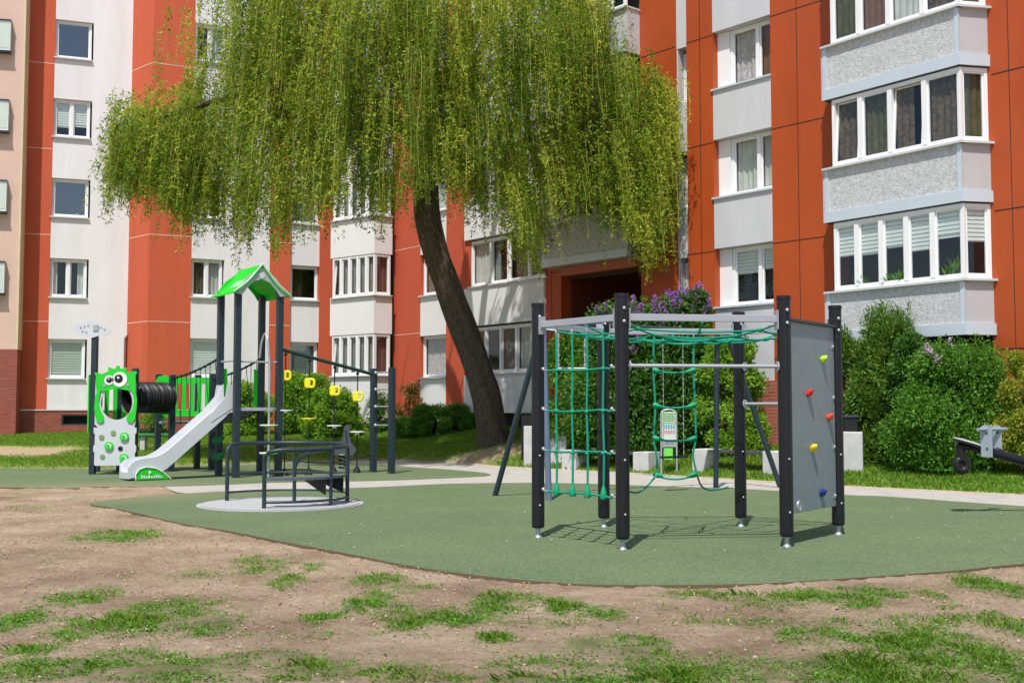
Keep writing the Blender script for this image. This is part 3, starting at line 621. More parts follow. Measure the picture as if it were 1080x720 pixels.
# corner bay (belongs to the middle wing)
MW = thing('apartment_building', 'white and orange apartment wing with a glazed corner bay, behind the willow trunk', 'building', (W1[0], W1[1], .6))
B0 = (X_at(347.5, 40.2), 40.2); B1 = (X_at(394, 38.75), 38.75); B2 = (X_at(413, 39.15), 39.15)
SG = Seg(B0, B1); SH = Seg(B1, B2)
bay = MB(); bayt = MB()
def bayfloor(segs, z0, z1, mb, v0=-.25, v1=0):
    for s_ in segs: s_.box(mb, 0, s_.L, v0, v1, z0, z1)
zs = .95
for k in range(6):
    s_ = 2.62+2.75*k
    bayfloor((SG, SH), zs if k else 1.0, s_-.06, bay); zs = s_+1.42
bayfloor((SG, SH), zs, TOP, bay)
bay.each('bay_parapet', mat('bay_white_plaster', (.72, .725, .74), .8, var=.04, scale=1), MW)
for k in range(6):
    s_ = 2.62+2.75*k
    window(MW, SG, 0.10, SG.L-.0, s_, s_+1.41, (.2, .4, .6, .8), 'glass', [['curtgrey', 'curtgrey', 'curtgrey:0:.7', 'curtgrey', 'curtgrey'], ['curtgrey:.3:1', 'curtgrey', 'curtgrey', 'curtgrey:0:.8', 'curtgrey']][k % 2], v=-.04, sillw=.12, tilt=(0,))
    window(MW, SH, 0.03, SH.L-.06, s_, s_+1.41, (), 'glass', ['curtred'], v=-.04, sillw=.12)
bi = MB(); q0, q1 = Vector((*B0, 0)), Vector((*B2, 0))
SGi = Seg((X_at(352, 42.3), 42.3), (X_at(414, 40.6), 40.6)); SGi.box(bi, 0, SGi.L, -.2, 0, .5, TOP)
bi.build('inner_wall', M['dark'], MW)
white = MB(); orange = MB(); inner = MB(); groove = MB(); plin = MB()
SD.box(orange, 0, SD.u(443), -.35, 0, .3, TOP)
column(SD, 443, 471, range(6), 2.5, 2.75, 1.4, 1.0, TOP, white)
SD.box(orange, SD.u(471), SD.u(492), -.35, 0.03, .3, TOP)
for k in range(6):    # wide windows column, spandrels slightly proud
    s_ = 2.57+2.75*k
    SD.box(white, SD.u(492), SD.L-.25, -.35, .10, (1.35 if k == 0 else s_-2.75+1.5), s_-.05)
SD.box(white, SD.u(492), SD.L-.25, -.35, .10, 2.57+13.75+1.5, TOP)
SD.box(orange, SD.L-.25, SD.L, -.35, .02, .3, TOP)
for z in (4.0, 6.95, 9.9): SD.box(groove, .02, SD.u(443)-.02, 0, .006, z, z+.025)
white.each('plaster_wall', mat('wing_white_plaster', (.72, .725, .74), .8, var=.04, scale=1, bump=.2, bscale=80), MW); orange.each('pier', mat('wing_orange_plaster', (.49, .085, .04), .8, var=.05, scale=1, bump=.2, bscale=80), MW); groove.each('facade_joint', M['groove_l'], MW)
SD.box(plin, SD.u(443), SD.u(471), -.35, -.1, .2, 1.0); SD.box(plin, SD.u(492), SD.L-.25, -.35, -.1, .2, 1.35); plin.each('basement_wall', M['gap'], MW)
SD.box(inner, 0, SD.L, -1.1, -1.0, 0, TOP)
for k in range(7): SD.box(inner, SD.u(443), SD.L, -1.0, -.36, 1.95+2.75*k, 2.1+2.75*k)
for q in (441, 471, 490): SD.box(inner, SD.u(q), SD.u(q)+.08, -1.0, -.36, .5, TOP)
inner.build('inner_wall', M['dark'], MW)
for k in range(6):
    s_ = 2.5+2.75*k; window(MW, SD, SD.u(443)+.02, SD.u(471)-.02, s_+.01, s_+1.39, (), 'glass', ['lace' if k == 0 else ('curtred' if k == 1 else 'curt')], v=-.14, sillw=.22)
    s_ = 2.57+2.75*k
    window(MW, SD, SD.u(497), SD.u(579), s_, s_+1.44, (.27, .5, .76) if k else (.2, .4, .6, .8), 'glass', ['curt', 'curtgrey:0:.35', 'curtdark:.2:.8', 'curtred'] if k else ['curtgrey', None, 'curtgrey:.0:.7', 'curt', 'curtgrey:.3:1'], v=-.02, sillw=.17)
    jb = MB() if k == 0 else jb
    SD.box(jb, SD.u(492), SD.u(497)-.003, -.35, .02, s_-.05, s_+1.5); SD.box(jb, SD.u(579)+.003, SD.L-.253, -.35, .02, s_-.05, s_+1.5)
jb.each('window_jamb', M['orange_plaster'], MW)
rb = MB(); SD.box(rb, 0, SD.L, -9, -1.15, 0, TOP); SD.box(rb, 0, SD.L, -9, .3, TOP, TOP+.3); rb.build('building_body', M['plaster'], MW)
# ---------------- right block
RB = thing('apartment_building', 'burnt orange panelled apartment block with grey roughcast bay windows, on the right', 'building', (W3[0], W3[1], .5))
white = MB(); orange = MB(); inner = MB(); groove = MB(); brick = MB()
def E(a, b, v0, v1, z0, z1, mb): SE.box(mb, SE.u(a), SE.u(b), v0, v1, z0, z1)
BZ = 2.15
# px columns: 582-677 entrance & balcony, 677-715 pier, 715-727 slit, 727-755 pier, 755-817 windows, 817-873 pier
E(582, 592, -.35, 0, .3, TOP, orange); E(677, 715, -.35, 0, .3, TOP, orange); E(727, 755, -.35, 0, BZ, TOP, orange); E(817, 873.4, -.35, 0, BZ, TOP, orange)
E(592, 677, -.35, 0, 5.28, 5.45, orange)      # lintel over the entrance
E(727, 873.4, -.35, .04, 0, BZ-.003, brick)
# entrance recess side walls and back
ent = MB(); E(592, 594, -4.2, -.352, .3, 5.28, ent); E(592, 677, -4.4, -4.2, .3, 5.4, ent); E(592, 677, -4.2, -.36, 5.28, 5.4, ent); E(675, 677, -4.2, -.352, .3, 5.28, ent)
ent.build('entrance_recess', mat('shaded_entrance_panel', (.14, .03, .015), .7), RB)  # shade inside the recess is painted in: orange panel colour darkened
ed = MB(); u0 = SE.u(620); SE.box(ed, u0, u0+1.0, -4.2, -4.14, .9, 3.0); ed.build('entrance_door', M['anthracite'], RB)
column(SE, 755, 817, range(5), 4.0, 2.75, 1.47, BZ, TOP, white)
SFc = None
for k in range(5):
    z = 4.0+2.75*k; SE.box(white, SE.u(715), SE.u(727), -.35, -.05, z-2.75+1.35 if k else .3, z-.1)
SE.box(white, SE.u(715), SE.u(727), -.35, -.05, 4.0+11+1.35, TOP)
SE.box(white, SE.u(715), SE.u(715)+.04, -.5, -.06, .3, TOP)
E(573 if 0 else 592, 677, -.35, 0, 16.4, TOP, orange)
for k in range(6):
    z = 2.65+2.75*k   # joints
    for a_, b_ in ((582, 592), (677, 715), (727, 755), (817, 873)):
        if z > BZ: E(a_, b_, 0, .005, z, z+.02, groove)
for px in (845, 741): E(px, px+.6, 0, .005, BZ, TOP, groove)
white.each('window_spandrel', M['panel_white'], RB); groove.each('facade_joint', M['gap'], RB)
for k in range(5):
    z = 4.0+2.75*k
    window(RB, SE, SE.u(768), SE.u(822), z+.01, z+1.46, (.55,), 'glass', [['blind:.45', 'blind:.4'], ['curt', 'curt'], ['lace', 'curtred'], ['curt', 'curt'], ['curt', 'curt']][k], v=-.26, sill=False)
    sb = MB(); SE.box(sb, SE.u(755)-.04, SE.u(817)+.02, -.3, .05, z-.04, z+.006); sb.build('sill', M['trim'], RB)
    rv = MB(); SE.box(rv, SE.u(755), SE.u(768)-.01, -.36, -.20, z+.01, z+1.46); rv.build('window_reveal', M['pvc'], RB)
    window(RB, SE, SE.u(716.5), SE.u(727)-.0, z-.1, z+1.34-.1, (), 'glass', None, v=-.3, sill=True, sillw=.24, fw=.05)
# balcony column over the entrance: rough parapet, trim band, loggia glazing
par = MB(); band = MB(); cap2 = MB()
uL, uR = SE.u(586), SE.u(677)
for k in range(5):
    z0 = 5.62+2.75*k
    SE.box(band, uL, uR, 0, .55, z0-.12, z0+.10); SE.box(par, uL+.05, uR-.05, .0, .5, z0+.10, z0+1.07); SE.box(cap2, uL-.03, uR+.03, 0, .57, z0+1.07, z0+1.12)
    SE.box(band, uL, uL+.05, .0, .51, z0+.10, z0+1.07); SE.box(band, uR-.05, uR, 0, .51, z0+.10, z0+1.07)
    window(RB, SE, uL+.06, uR-.1, z0+1.13, z0+2.62, (.22, .42, .62, .82), 'glass', ['curt', None, 'curtdark', 'curt', None], v=.42, sill=False)
    SE.box(orange, uL+.0, uL+.055, -.0, .36, z0+1.12, z0+2.62)
par.each('balcony_parapet', M['rough'], RB); band.each('balcony_trim', M['trim'], RB); cap2.each('parapet_capping', M['sill'], RB)
lt = MB(); E(594, 677, .0, .20, 5.25, 5.49, lt); lt.build('entrance_canopy', mat('reddish_canopy', (.42, .12, .07), .7), RB)
# right bay stack
def F_(a, b, v0, v1, z0, z1, mb): SF.box(mb, SF.u(a), SF.u(b), v0, v1, z0, z1)
SF.box(orange, 0, SF.u(1150), -.35, 0, .3, 2.3); 
for k in range(6): pass
SF.box(orange, 0, .35, -.35, 0, 2.3, TOP); F_(1048, 1150, -.35, 0, 2.3, TOP, orange)
orange.each('facade_panel', M['orange_panel'], RB); brick.build('plinth', M['brick_r'], RB)
groove = MB()
for k in range(6):
    z = 2.65+2.75*k; F_(1053.5, 1150, 0, .005, z, z+.02, groove)
F_(1072, 1072.6, 0, .005, 2, TOP, groove); groove.each('facade_joint', M['gap'], RB)
PV = .62   # how far the bay stands out
Q0 = SF.p(SF.u(873, 0)+.0, 0, 0); 
f0 = SF.off(PV); ua = f0.u(872.5); ub = f0.u(1019)
q1 = SF.p(ua, PV, 0); q2 = SF.p(ub, PV, 0)
uz = SF.u(1052); q3 = SF.p(uz, .0, 0)
# side face runs from q2 back to the wall, nearly facing the camera
SI = Seg((q1.x, q1.y), (q2.x, q2.y)); 
SJ = Seg((q2.x, q2.y), (q3.x, q3.y))
par = MB(); band = MB(); cp_ = MB(); sidep = MB(); gl = MB()
for k in range(5):
    s_ = 4.04+2.75*k; b0 = s_-1.19 + (.02 if k else .12)
    for sg_, mbx in ((SI, par), (SJ, sidep)):
        e0 = .0; sg_.box(mbx, (.1 if sg_ is SI else 0.02), sg_.L-(.02 if sg_ is SI else 0), -.12, -.03, b0+.2, s_-.03)
        sg_.box(band, 0, sg_.L, -.12, .015, b0-.03, b0+.2)
        sg_.box(cp_, -.02, sg_.L+.03, -.14, .06, s_-.03, s_+.015)
    SI.box(band, 0, .1, -.12, -.01, b0+.2, s_-.03); SI.box(band, SI.L-.10, SI.L, -.125, -.01, b0+.2, s_-.03)
    # left cheek
    L0 = SI.p(0, -.01, 0); L1 = SF.p(ua, 0, 0); ck = Seg((L0.x, L0.y), (L1.x, L1.y)); ck.box(sidep, 0.005, ck.L, -.05, .05, b0-.02, s_-.035)
    # floor slab
    fl = MB() if k == 0 else fl
    fl.poly([SI.p(.03, -.04, b0-.05), SI.p(SI.L, -.04, b0-.05), SJ.p(SJ.L-.02, -.05, b0-.05), SF.p(ua+.03, .01, b0-.05)], (0, 0, .06))
    dr = [['blind:.50', 'blind:.52', 'blind:.46', 'blind:.56', 'blind:.42'], ['curtdark', 'curtgreen', 'curtdark:0:.6', 'curtdark'], ['curtgreen', 'curtred', 'curt', 'curtdark'], ['curt', 'curt', 'curt', 'curt'], ['curt', 'curt', 'curt', 'curt']][k]
    wv = -.07
    h = 1.52
    wf = window(RB, SI, .2, SI.L-.0, s_+.02, s_+h, (.19, .385, .58, .775) if k == 0 else (.235, .475, .735), 'glass', dr, v=wv, sill=False, fw=.075, tilt=(0, 2) if k == 1 else None)
    window(RB, SJ, .04, SJ.L-.03, s_+.02, s_+h, (), 'glass', [['blind:.5'], ['curtgreen'], ['curtred'], ['curt'], ['curt']][k], v=wv, sill=False, fw=.075)
par.each('bay_parapet', M['rough'], RB); sidep.each('bay_side_panel', mat('bay_side_grey', (.45, .44, .46), .85, var=.05, scale=3), RB); band.each('bay_trim', M['trim'], RB); cp_.each('bay_capping', M['sill'], RB); fl.each('bay_floor', M['dark'], RB)
# plants on the lowest bay sill
s_ = 4.04
pp = MB()
for f, hh in ((.25, .2), (.5, .3), (.90, .18), (.86, .5)):
    c = SI.p(SI.L*f, -.2, s_+.03)
    pp.cyl(c, .05, .11, 12, .075)
pp.each('flower_pot', M['terracotta'], RB)
lv = []
for f, hh, n_ in ((.25, .22, 60), (.46, .2, 90), (.55, .25, 120), (.9, .55, 60)):
    c = SI.p(SI.L*f, -.2, s_+.13); C = np.array(c)[None, :]+rng.normal(0, 1, (n_, 3))*np.array([.07, .05, .02]); D = rng.normal(0, 1, (n_, 3))*np.array([.5, .5, .3])+np.array([0, 0, 1.0]); lv.append(leafquads(C, D, rng.uniform(.1, hh, n_), np.full(n_, .035)))
[npmesh('potted_plant', LV, 4, M['leaf_mid'], rng.uniform(0, 1, len(LV)), RB) for LV in lv]
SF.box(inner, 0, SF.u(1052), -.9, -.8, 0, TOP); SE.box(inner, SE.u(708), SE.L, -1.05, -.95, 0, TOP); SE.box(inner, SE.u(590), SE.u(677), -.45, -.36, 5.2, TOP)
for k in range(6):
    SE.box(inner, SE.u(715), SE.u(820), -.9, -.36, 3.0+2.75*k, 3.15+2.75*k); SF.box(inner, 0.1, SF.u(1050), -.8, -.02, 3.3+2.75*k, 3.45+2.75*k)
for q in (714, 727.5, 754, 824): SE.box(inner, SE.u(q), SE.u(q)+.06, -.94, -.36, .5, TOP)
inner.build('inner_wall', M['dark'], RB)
rb = MB(); SE.box(rb, SE.u(592), SE.u(706), -9, -4.45, 0, TOP); SE.box(rb, SE.u(706), SE.L, -9, -1.1, 0, TOP); SF.box(rb, 0, SF.L, -9, -.95, 0, TOP); SE.box(rb, 0, SE.L, -9, .3, TOP, TOP+.3); SF.box(rb, 0, SF.L, -9, .6, TOP, TOP+.3)
rb.build('building_body', M['plaster'], RB)
# ---------------- pink block at the left edge
PB = thing('apartment_building', 'pale pink apartment block with a tall brick base at the left edge', 'building', (X_at(0, 37.2), 37.2, .4))
SP = Seg((X_at(-260, 35.5), 35.5), (X_at(18, 37.35), 37.35)); pw = MB(); pb = MB(); tr = MB(); ib = MB()
SP.box(pw, 0, SP.L-.06, -4, 0, 3.42, TOP); SP.box(pb, 0, SP.L-.003, -4, .04, 0, 3.415); SP.box(tr, SP.L-.06, SP.L, -4, 0.02, 3.42, TOP)
pw.build('pink_wall', M['pink'], PB); pb.build('plinth', M['brick_l'], PB); tr.build('corner_trim', M['cream'], PB)
for k in range(5):
    z = 5.25+2.68*k
    g_ = MB(); SP.box(g_, SP.u(-40), SP.u(3), .03, .22, z, z+1.0); bo = g_.build('balcony', M['pvc'], PB)
    g_ = MB(); SP.box(g_, SP.u(-38), SP.u(1.8), .22, .23, z+.08, z+.92); SP.box(g_, SP.u(3)+.0, SP.u(3)+.012, .06, .19, z+.08, z+.92); g_.build('pane', M['blind2'], bo)
    g_ = MB(); SP.box(g_, SP.u(-40), SP.u(3.4), .01, .26, z-.06, z); SP.box(g_, SP.u(-40), SP.u(3.4), .01, .26, z+1.0, z+1.04); g_.each('rail', M['anthracite'], bo)
# ------------------------------------------------------------------ vegetation
def tree_limb(mb, pts, r0, r1, n=10, k=5):
    sp_ = spline([Vector(p) for p in pts], k); m = len(sp_)
    mb.tube(sp_, [r0+(r1-r0)*(i/(m-1))**.8 for i in range(m)], n)
    return sp_
TY = 32.2
TR = thing('willow_tree', 'large weeping willow with a leaning dark trunk and long hanging yellow-green twigs', 'tree', tuple(G(522, 466, .47).xy)+(.45,))
TR.location = (X_at(520, TY), TY, .45)
tb = MB()
tp = [P(521, 474, TY), P(519, 455, TY), P(512, 420, TY), P(500, 380, TY), P(486, 340, TY), P(472, 300, TY-.1), P(459, 262, TY-.2), P(451, 225, TY-.3), P(450, 180, TY-.3)]
rr = [.54, .43, .385, .38, .375, .36, .345, .37, .34]
sp_ = spline(tp, 6); m = len(sp_); rs = [float(np.interp(i/(m-1), np.linspace(0, 1, len(rr)), rr)) for i in range(m)]
n = 28; vs = []
for i, p in enumerate(sp_):
    t = (sp_[min(i+1, m-1)]-sp_[max(i-1, 0)]).normalized(); nx = Vector((1, 0, 0)); nx = (nx-t*nx.dot(t)).normalized(); ny = t.cross(nx)
    for j in range(n):
        a = 2*math.pi*j/n
        fl = 1 + .07*math.sin(3*a+i*.12)+.045*math.sin(7*a+i*.31+1) + .03*math.sin(11*a-i*.2) + (.30*max(0, math.sin(5*a+.5))*math.exp(-i/2.2)) + (.16*math.exp(-((i-13)/2.5)**2)*max(0, math.cos(a)))
        vs.append(p+(nx*math.cos(a)+ny*math.sin(a))*rs[i]*fl)
fs = [(i*n+j, i*n+(j+1) % n, (i+1)*n+(j+1) % n, (i+1)*n+j) for i in range(m-1) for j in range(n)]
tb.add(vs, fs); tb.build('trunk', M['bark'], TR, smooth=True)
lb = MB(); fork = P(450, 190, TY-.3)
def W(px, py, dy): return P(px, py, TY+dy)
limbs = [
 ([fork, W(430, 140, -.6), W(380, 95, -1.2), W(300, 85, -2.4), W(235, 105, -3.2), W(175, 122, -3.6), W(145, 140, -3.8)], .24, .012),
 ([fork, W(455, 100, 0), W(450, 10, .3), W(440, -60, -.6), W(425, -100, -1)], .32, .06),
 ([fork, W(480, 140, -.4), W(530, 85, -1), W(590, 70, -2.4), W(640, 85, -3), W(685, 110, -3.4)], .22, .012),
 ([fork, W(420, 80, .4), W(360, 0, .5), W(290, -50, 0), W(240, -40, -.5)], .20, .04),
 ([fork, W(490, 90, .4), W(540, -10, .4), W(590, -50, 0), W(635, -20, -.5)], .20, .04),
 ([W(453, 120, -.1), W(440, 60, -1.8), W(400, -10, -3.0), W(360, -40, -3.8)], .18, .04),
 ([W(455, 100, 0), W(490, 50, -2.0), W(520, 0, -3.2), W(560, -20, -4.2)], .16, .04),
 ([W(430, 140, -.6), W(400, 130, -2.0), W(350, 140, -3.2), W(300, 150, -3.8)], .12, .03),
 ([W(480, 140, -.4), W(560, 130, -1.5), W(620, 120, -2.6)], .11, .03)]
LP = []
for pts, r0, r1 in limbs: LP += tree_limb(lb, pts, r0, r1)
for i in range(60):
    q = random.choice(LP[3:-8]); d = Vector((random.gauss(0, 1), random.gauss(0, .8), random.uniform(.1, .9))).normalized(); Lg = random.uniform(.6, 1.3)
    pts = [q, q+d*Lg*.5+Vector((0, 0, .1)), q+d*Lg+Vector((0, 0, -.15)), q+d*Lg*1.25+Vector((0, 0, -.6))]
    tree_limb(lb, pts, .035, .008, 5, 3)
lb.build('limbs', M['bark'], TR, smooth=True)
BOT = [(112,215),(125,205),(140,200),(160,198),(180,205),(200,225),(215,240),(240,236),(262,250),(282,235),(300,262),(315,232),(335,240),(352,222),(370,236),(385,222),(402,240),(418,222),(440,205),(458,200),(475,215),(492,228),(510,235),(530,250),(548,285),(560,262),(575,240),(590,222),(610,232),(628,242),(645,238),(660,258),(674,272),(688,262),(700,225),(710,190),(718,150)]
TOPC = [(118,150),(130,120),(145,106),(168,101),(190,99),(203,95),(213,60),(222,0),(240,-45),(300,-60),(420,-70),(540,-60),(610,-60),(640,-20),(648,45),(662,62),(688,80),(702,92),(716,120)]
def Bc(x): return float(np.interp(x, [a for a, _ in BOT], [b for _, b in BOT]))
def Tc(x): return float(np.interp(x, [a for a, _ in TOPC], [b for _, b in TOPC]))
Cs, Ds, Ls, Ws, Tn = [], [], [], [], []
sv = MB()
def strand(p0, length, dirout, tone, lsz=1.0):
    """one hanging twig with its leaves"""
    ns = max(4, int(length/.25)); pts = []; x, y, z = p0; wob = random.uniform(0, 6.28); wa = random.uniform(.01, .06); dx, dy = dirout
    for i in range(ns+1):
        s_ = length*i/ns; o_ = .28*(1-math.exp(-s_*2.2))
        pts.append((x+dx*o_+wa*math.sin(wob+s_*2.1)+.02*s_*s_*dx, y+dy*o_+wa*math.cos(wob+s_*1.7), z+.05*math.sin(min(s_*4, 3.14))-max(0, s_-.12)))
    pa = np.array(pts); w_ = .0045
    sd_ = np.array([math.cos(wob), math.sin(wob), 0])*w_
    for i in range(ns): 
        a, b = pa[i], pa[i+1]; STR.append([a-sd_, a+sd_, b+sd_, b-sd_])
    nl = int(length/.028); t = np.sort(rng.uniform(.03, 1, nl))*ns; i0 = np.minimum(t.astype(int), ns-1); fr = (t-i0)[:, None]
    C = pa[i0]*(1-fr)+pa[i0+1]*fr+rng.normal(0, .035, (nl, 3)); D = rng.normal(0, 1, (nl, 3))*np.array([.85, .85, .4])+np.array([0, 0, -.6])
    Cs.append(C); Ds.append(D); L_ = rng.uniform(.07, .135, nl)*lsz; Ls.append(L_); Ws.append(L_*rng.uniform(.22, .36, nl)); Tn.append(np.clip(tone+rng.normal(0, .2, nl), 0, 1))
STR = []
cx = 430
def px_world(px, py, Y): return P(px, py, Y)
def gapf(px, py):
    # the openings through which the facade shows
    for gx, gy, rx, ry, s_ in ((236, 45, 20, 55, .7), (222, 130, 12, 25, .45), (290, 60, 9, 60, .5), (500, 60, 9, 50, .4), (540, 150, 8, 40, .5), (320, 160, 8, 50, .45), (400, 60, 8, 60, .5), (218, 40, 16, 60, .75), (385, 208, 22, 34, .8), (437, 115, 8, 60, .5), (340, 215, 10, 24, .6), (600, 205, 12, 22, .5), (418, 150, 14, 40, .55), (645, 30, 14, 40, .9), (665, 25, 20, 30, 1), (590, 140, 8, 20, .4), (480, 225, 14, 20, .5), (256, 150, 8, 40, .4), (362, 120, 7, 40, .35), (575, 100, 10, 12, .5), (217, 200, 12, 20, .4)):
        if ((px-gx)/rx)**2+((py-gy)/ry)**2 < 1 and random.random() < s_: return True
    return False
def cluster(px, py, dY, ns_, spread, ln, tone):
    Y = TY+dY; c = px_world(px, py, Y); out = Vector((px-cx, (dY+3.2)*28)).normalized() if abs(px-cx)+abs(dY+3.2) > .1 else Vector((0, -1))
    bz = P(px, Bc(px), Y).z
    for i in range(ns_):
        a = random.gauss(0, spread); b = random.gauss(0, spread*.7); z0 = c.z+random.gauss(0, .25)
        X_, Y_ = c.x+a, c.y+b; pxx = 540+X_/Y_*F
        zb = P(pxx, Bc(pxx)+random.gauss(0, 17), Y_).z
        l_ = min(ln*random.uniform(.55, 1.25), z0-zb)
        if l_ < .35: continue
        pm = 360 - 0; py_ = 430-(z0-l_/2-CAMZ)/Y_*F*1.0
        if gapf(pxx, py_): continue
        strand((X_, Y_, z0), l_, (out.x*random.uniform(.3, 1.4), out.y*random.uniform(.3, 1.4)), tone)
NC = 900
for i in range(NC):
    px = random.uniform(130, 700)
    t, b = max(Tc(px), -90), Bc(px)
    py = t+(b-t)*random.uniform(0, .86)**1.0
    half = math.sqrt(max(.05, 1-((px-425)/320)**2))
    dY = random.uniform(-6.0, -.6 if py > 60 else -2.2)*half
    if px < 205: dY = random.uniform(-4.6, -2.2)
    if px > 650: dY = random.uniform(-4.4, -2.0)
    cluster(px, py, dY, random.randint(5, 10), random.uniform(.12, .30), random.uniform(1.3, 3.2), random.gauss(.5, .32))
# wispy fringes
for px0, n_, y0, l0 in ((124, 9, 108, 2.6), (134, 14, 106, 2.4), (150, 14, 100, 2.3), (700, 12, 92, 3.4), (708, 7, 98, 4.2), (696, 14, 90, 4.6), (690, 18, 80, 4.8), (668, 18, 66, 4.6), (546, 14, 190, 2.4), (640, 12, 80, 4.0), (300, 8, 190, 1.8), (262, 8, 180, 1.7), (215, 8, 170, 1.7), (532, 8, 160, 2.0)):
    for i in range(n_):
        q = P(px0+random.gauss(0, 5), y0+random.gauss(0, 10), TY-3.2+random.gauss(0, .5)); strand(tuple(q), l0*random.uniform(.35, 1.05), (.3 if px0 > 430 else -.3, -.1), random.gauss(.62, .12))
# thicker upper crown above the picture, so that the tree has its full size and throws its shade
for i in range(22):
    px = random.uniform(215, 640); t = Tc(px); py = random.uniform(t, -40) if t < -50 else t
    cluster(px, py, random.uniform(-5.6, -2.4), 5, .4, 2.2, .5)
C = np.concatenate(Cs); D = np.concatenate(Ds); Lh = np.concatenate(Ls); Wd = np.concatenate(Ws)
print('willow leaves', len(C))
npmesh('crown', leafquads(C, D, Lh, Wd), 4, M['willow'], np.concatenate(Tn), TR)
npmesh('hanging_twigs', np.array(STR), 4, M['strand'], None, TR)

def shrub(name, label, cat, base, rx, ry, h, n, ls, mt, clumps=34, low=.1, shape=1.0, flowers=None, fl_n=0, spiky=0, group=None, lw=.5, fzone=.55, vert=0.0, seed=1):
    rnd = random.Random(seed)
    root = thing(name, label, cat, tuple(base), group); sb = MB(); CC = []
    for i in range(clumps):
        th = rnd.uniform(0, 6.28); f = rnd.uniform(0, 1); zz = low*h+(h*(1-low))*f
        prof = (math.sin(min(1, .28+f*.95)*math.pi*.88))**.6 if shape == 1.0 else (1-f)**shape*.95+.12
        r = rnd.uniform(.35, 1)**.5*prof
        CC.append((base[0]+math.cos(th)*rx*r*.82, base[1]+math.sin(th)*ry*r*.82, base[2]+zz*.93, f))
        mid = Vector((base[0]+math.cos(th)*rx*r*.3, base[1]+math.sin(th)*ry*r*.3, base[2]+zz*.5))
        if i % 2 == 0: sb.tube([Vector((base[0]+rnd.gauss(0, rx*.12), base[1]+rnd.gauss(0, ry*.12), base[2]-.1)), mid, Vector(CC[-1][:3])], [.022, .014, .005], 5)
    C, D, T = [], [], []
    per = int(n*1.9)//clumps; ls = ls*1.12
    for (x, y, z, f) in CC:
        cr = rnd.uniform(.19, .33)*min(rx, h*.6)*(1.3 if spiky == 0 else 1.0)
        o = rng.normal(0, 1, (per, 3)); o /= np.linalg.norm(o, axis=1, keepdims=True); rad = cr*rng.uniform(.35, 1.12, (per, 1))
        sc = np.array([1, 1, .8+spiky*1.6]); p = np.array([x, y, z])+o*rad*sc
        C.append(p); D.append(o*1.0+rng.normal(0, .55, (per, 3))+np.array([0, 0, -.15+vert])); T.append(np.clip(rnd.gauss(.5, .17)+rng.normal(0, .2, per), 0, 1))
        if spiky:
            for s_ in range(3):
                a = np.array([x+rnd.gauss(0, cr*.6), y+rnd.gauss(0, cr*.6), z]); Ln = rnd.uniform(.2, .6)*spiky*(1 if f > .5 else .6); k = 90
                tt_ = rng.uniform(0, 1, (k, 1)); dd = np.array([rnd.gauss(0, .3), rnd.gauss(0, .3), 1.0]); q = a+dd*Ln*tt_*1.4+rng.normal(0, .03, (k, 3))*(1.2-tt_)*1.6
                C.append(q); D.append(rng.normal(0, .6, (k, 3))+np.array([0, 0, .8])); T.append(np.clip(.6+rng.normal(0, .2, k), 0, 1))
    C = np.concatenate(C); D = np.concatenate(D); T = np.concatenate(T); C[:, 2] = np.maximum(C[:, 2], base[2]+.02)
    L_ = rng.uniform(.6, 1.3, len(C))*ls
    npmesh('foliage', leafquads(C, D, L_, L_*lw*rng.uniform(.8, 1.2, len(C))), 4, M[mt], T, root)
    sb.build('stems', M['stem'], root)
    if flowers:
        C, D = [], []
        for i in range(fl_n):
            x, y, z, f = rnd.choice([c for c in CC if c[3] > fzone]); cr = .28*min(rx, h*.6)
            o = Vector((rnd.gauss(0, 1), rnd.gauss(-.7, .8), rnd.gauss(.5, .8))).normalized(); c = Vector((x, y, z))+o*cr*1.05
            k = 110 if flowers == 'lilac' else (90 if flowers == 'palelilac' else 26); ln = .17 if flowers == 'lilac' else (.13 if flowers != 'poppy' else .03)
            tt_ = rng.uniform(0, 1, (k, 1)); ax = np.array([o.x*.4, o.y*.4, .9]); q = np.array(c)+ax*ln*tt_+rng.normal(0, .045, (k, 3))*(1.15-tt_)
            C.append(q); D.append(rng.normal(0, 1, (k, 3)))
        C = np.concatenate(C); D = np.concatenate(D)
        npmesh('blossom', leafquads(C, D, rng.uniform(.025, .045, len(C)), np.full(len(C), .03)), 4, M[flowers], rng.uniform(0, 1, len(C)), root)
    return root
def gz(x, y): return ground_z(x, y)
def at(px, Y): x = X_at(px, Y); return (x, Y, gz(x, Y))
shrub('lilac_bush', 'tall lilac bush with purple blossoms, behind the rope net of the climbing frame', 'bush', at(676, 27.6), 1.95, 1.15, 3.5, 44000, .095, 'leaf_dark', 95, .02, flowers='lilac', fl_n=110, fzone=.8, seed=3)
shrub('lilac_bush', 'narrow lilac bush crowned with dense purple blossoms, behind the middle of the long beam', 'bush', at(727, 27.2), .72, .65, 4.1, 15000, .09, 'leaf_dark', 40, .1, flowers='lilac', fl_n=48, fzone=.8, seed=33)
shrub('shrub', 'dark leafy shrub in the shade beside the tall concrete block on the left', 'bush', at(606, 28.4), 1.0, .8, 3.0, 14000, .09, 'leaf_mid', 34, .03, flowers='poppy', fl_n=6, fzone=.2, seed=4)
shrub('shrub', 'bright light green shrub in front of the brick plinth, right of the information board', 'bush', at(768, 26.4), .92, .55, 2.7, 16000, .08, 'leaf_light', 46, .03, flowers='poppy', fl_n=3, fzone=.2, seed=5)
shrub('conifer_bush', 'feathery dark green conifer bush with upright tips, just right of the climbing board', 'bush', at(943, 23.55), 1.05, .65, 2.9, 36000, .085, 'leaf_con', 64, .0, spiky=.8, lw=.26, vert=.5, seed=6)
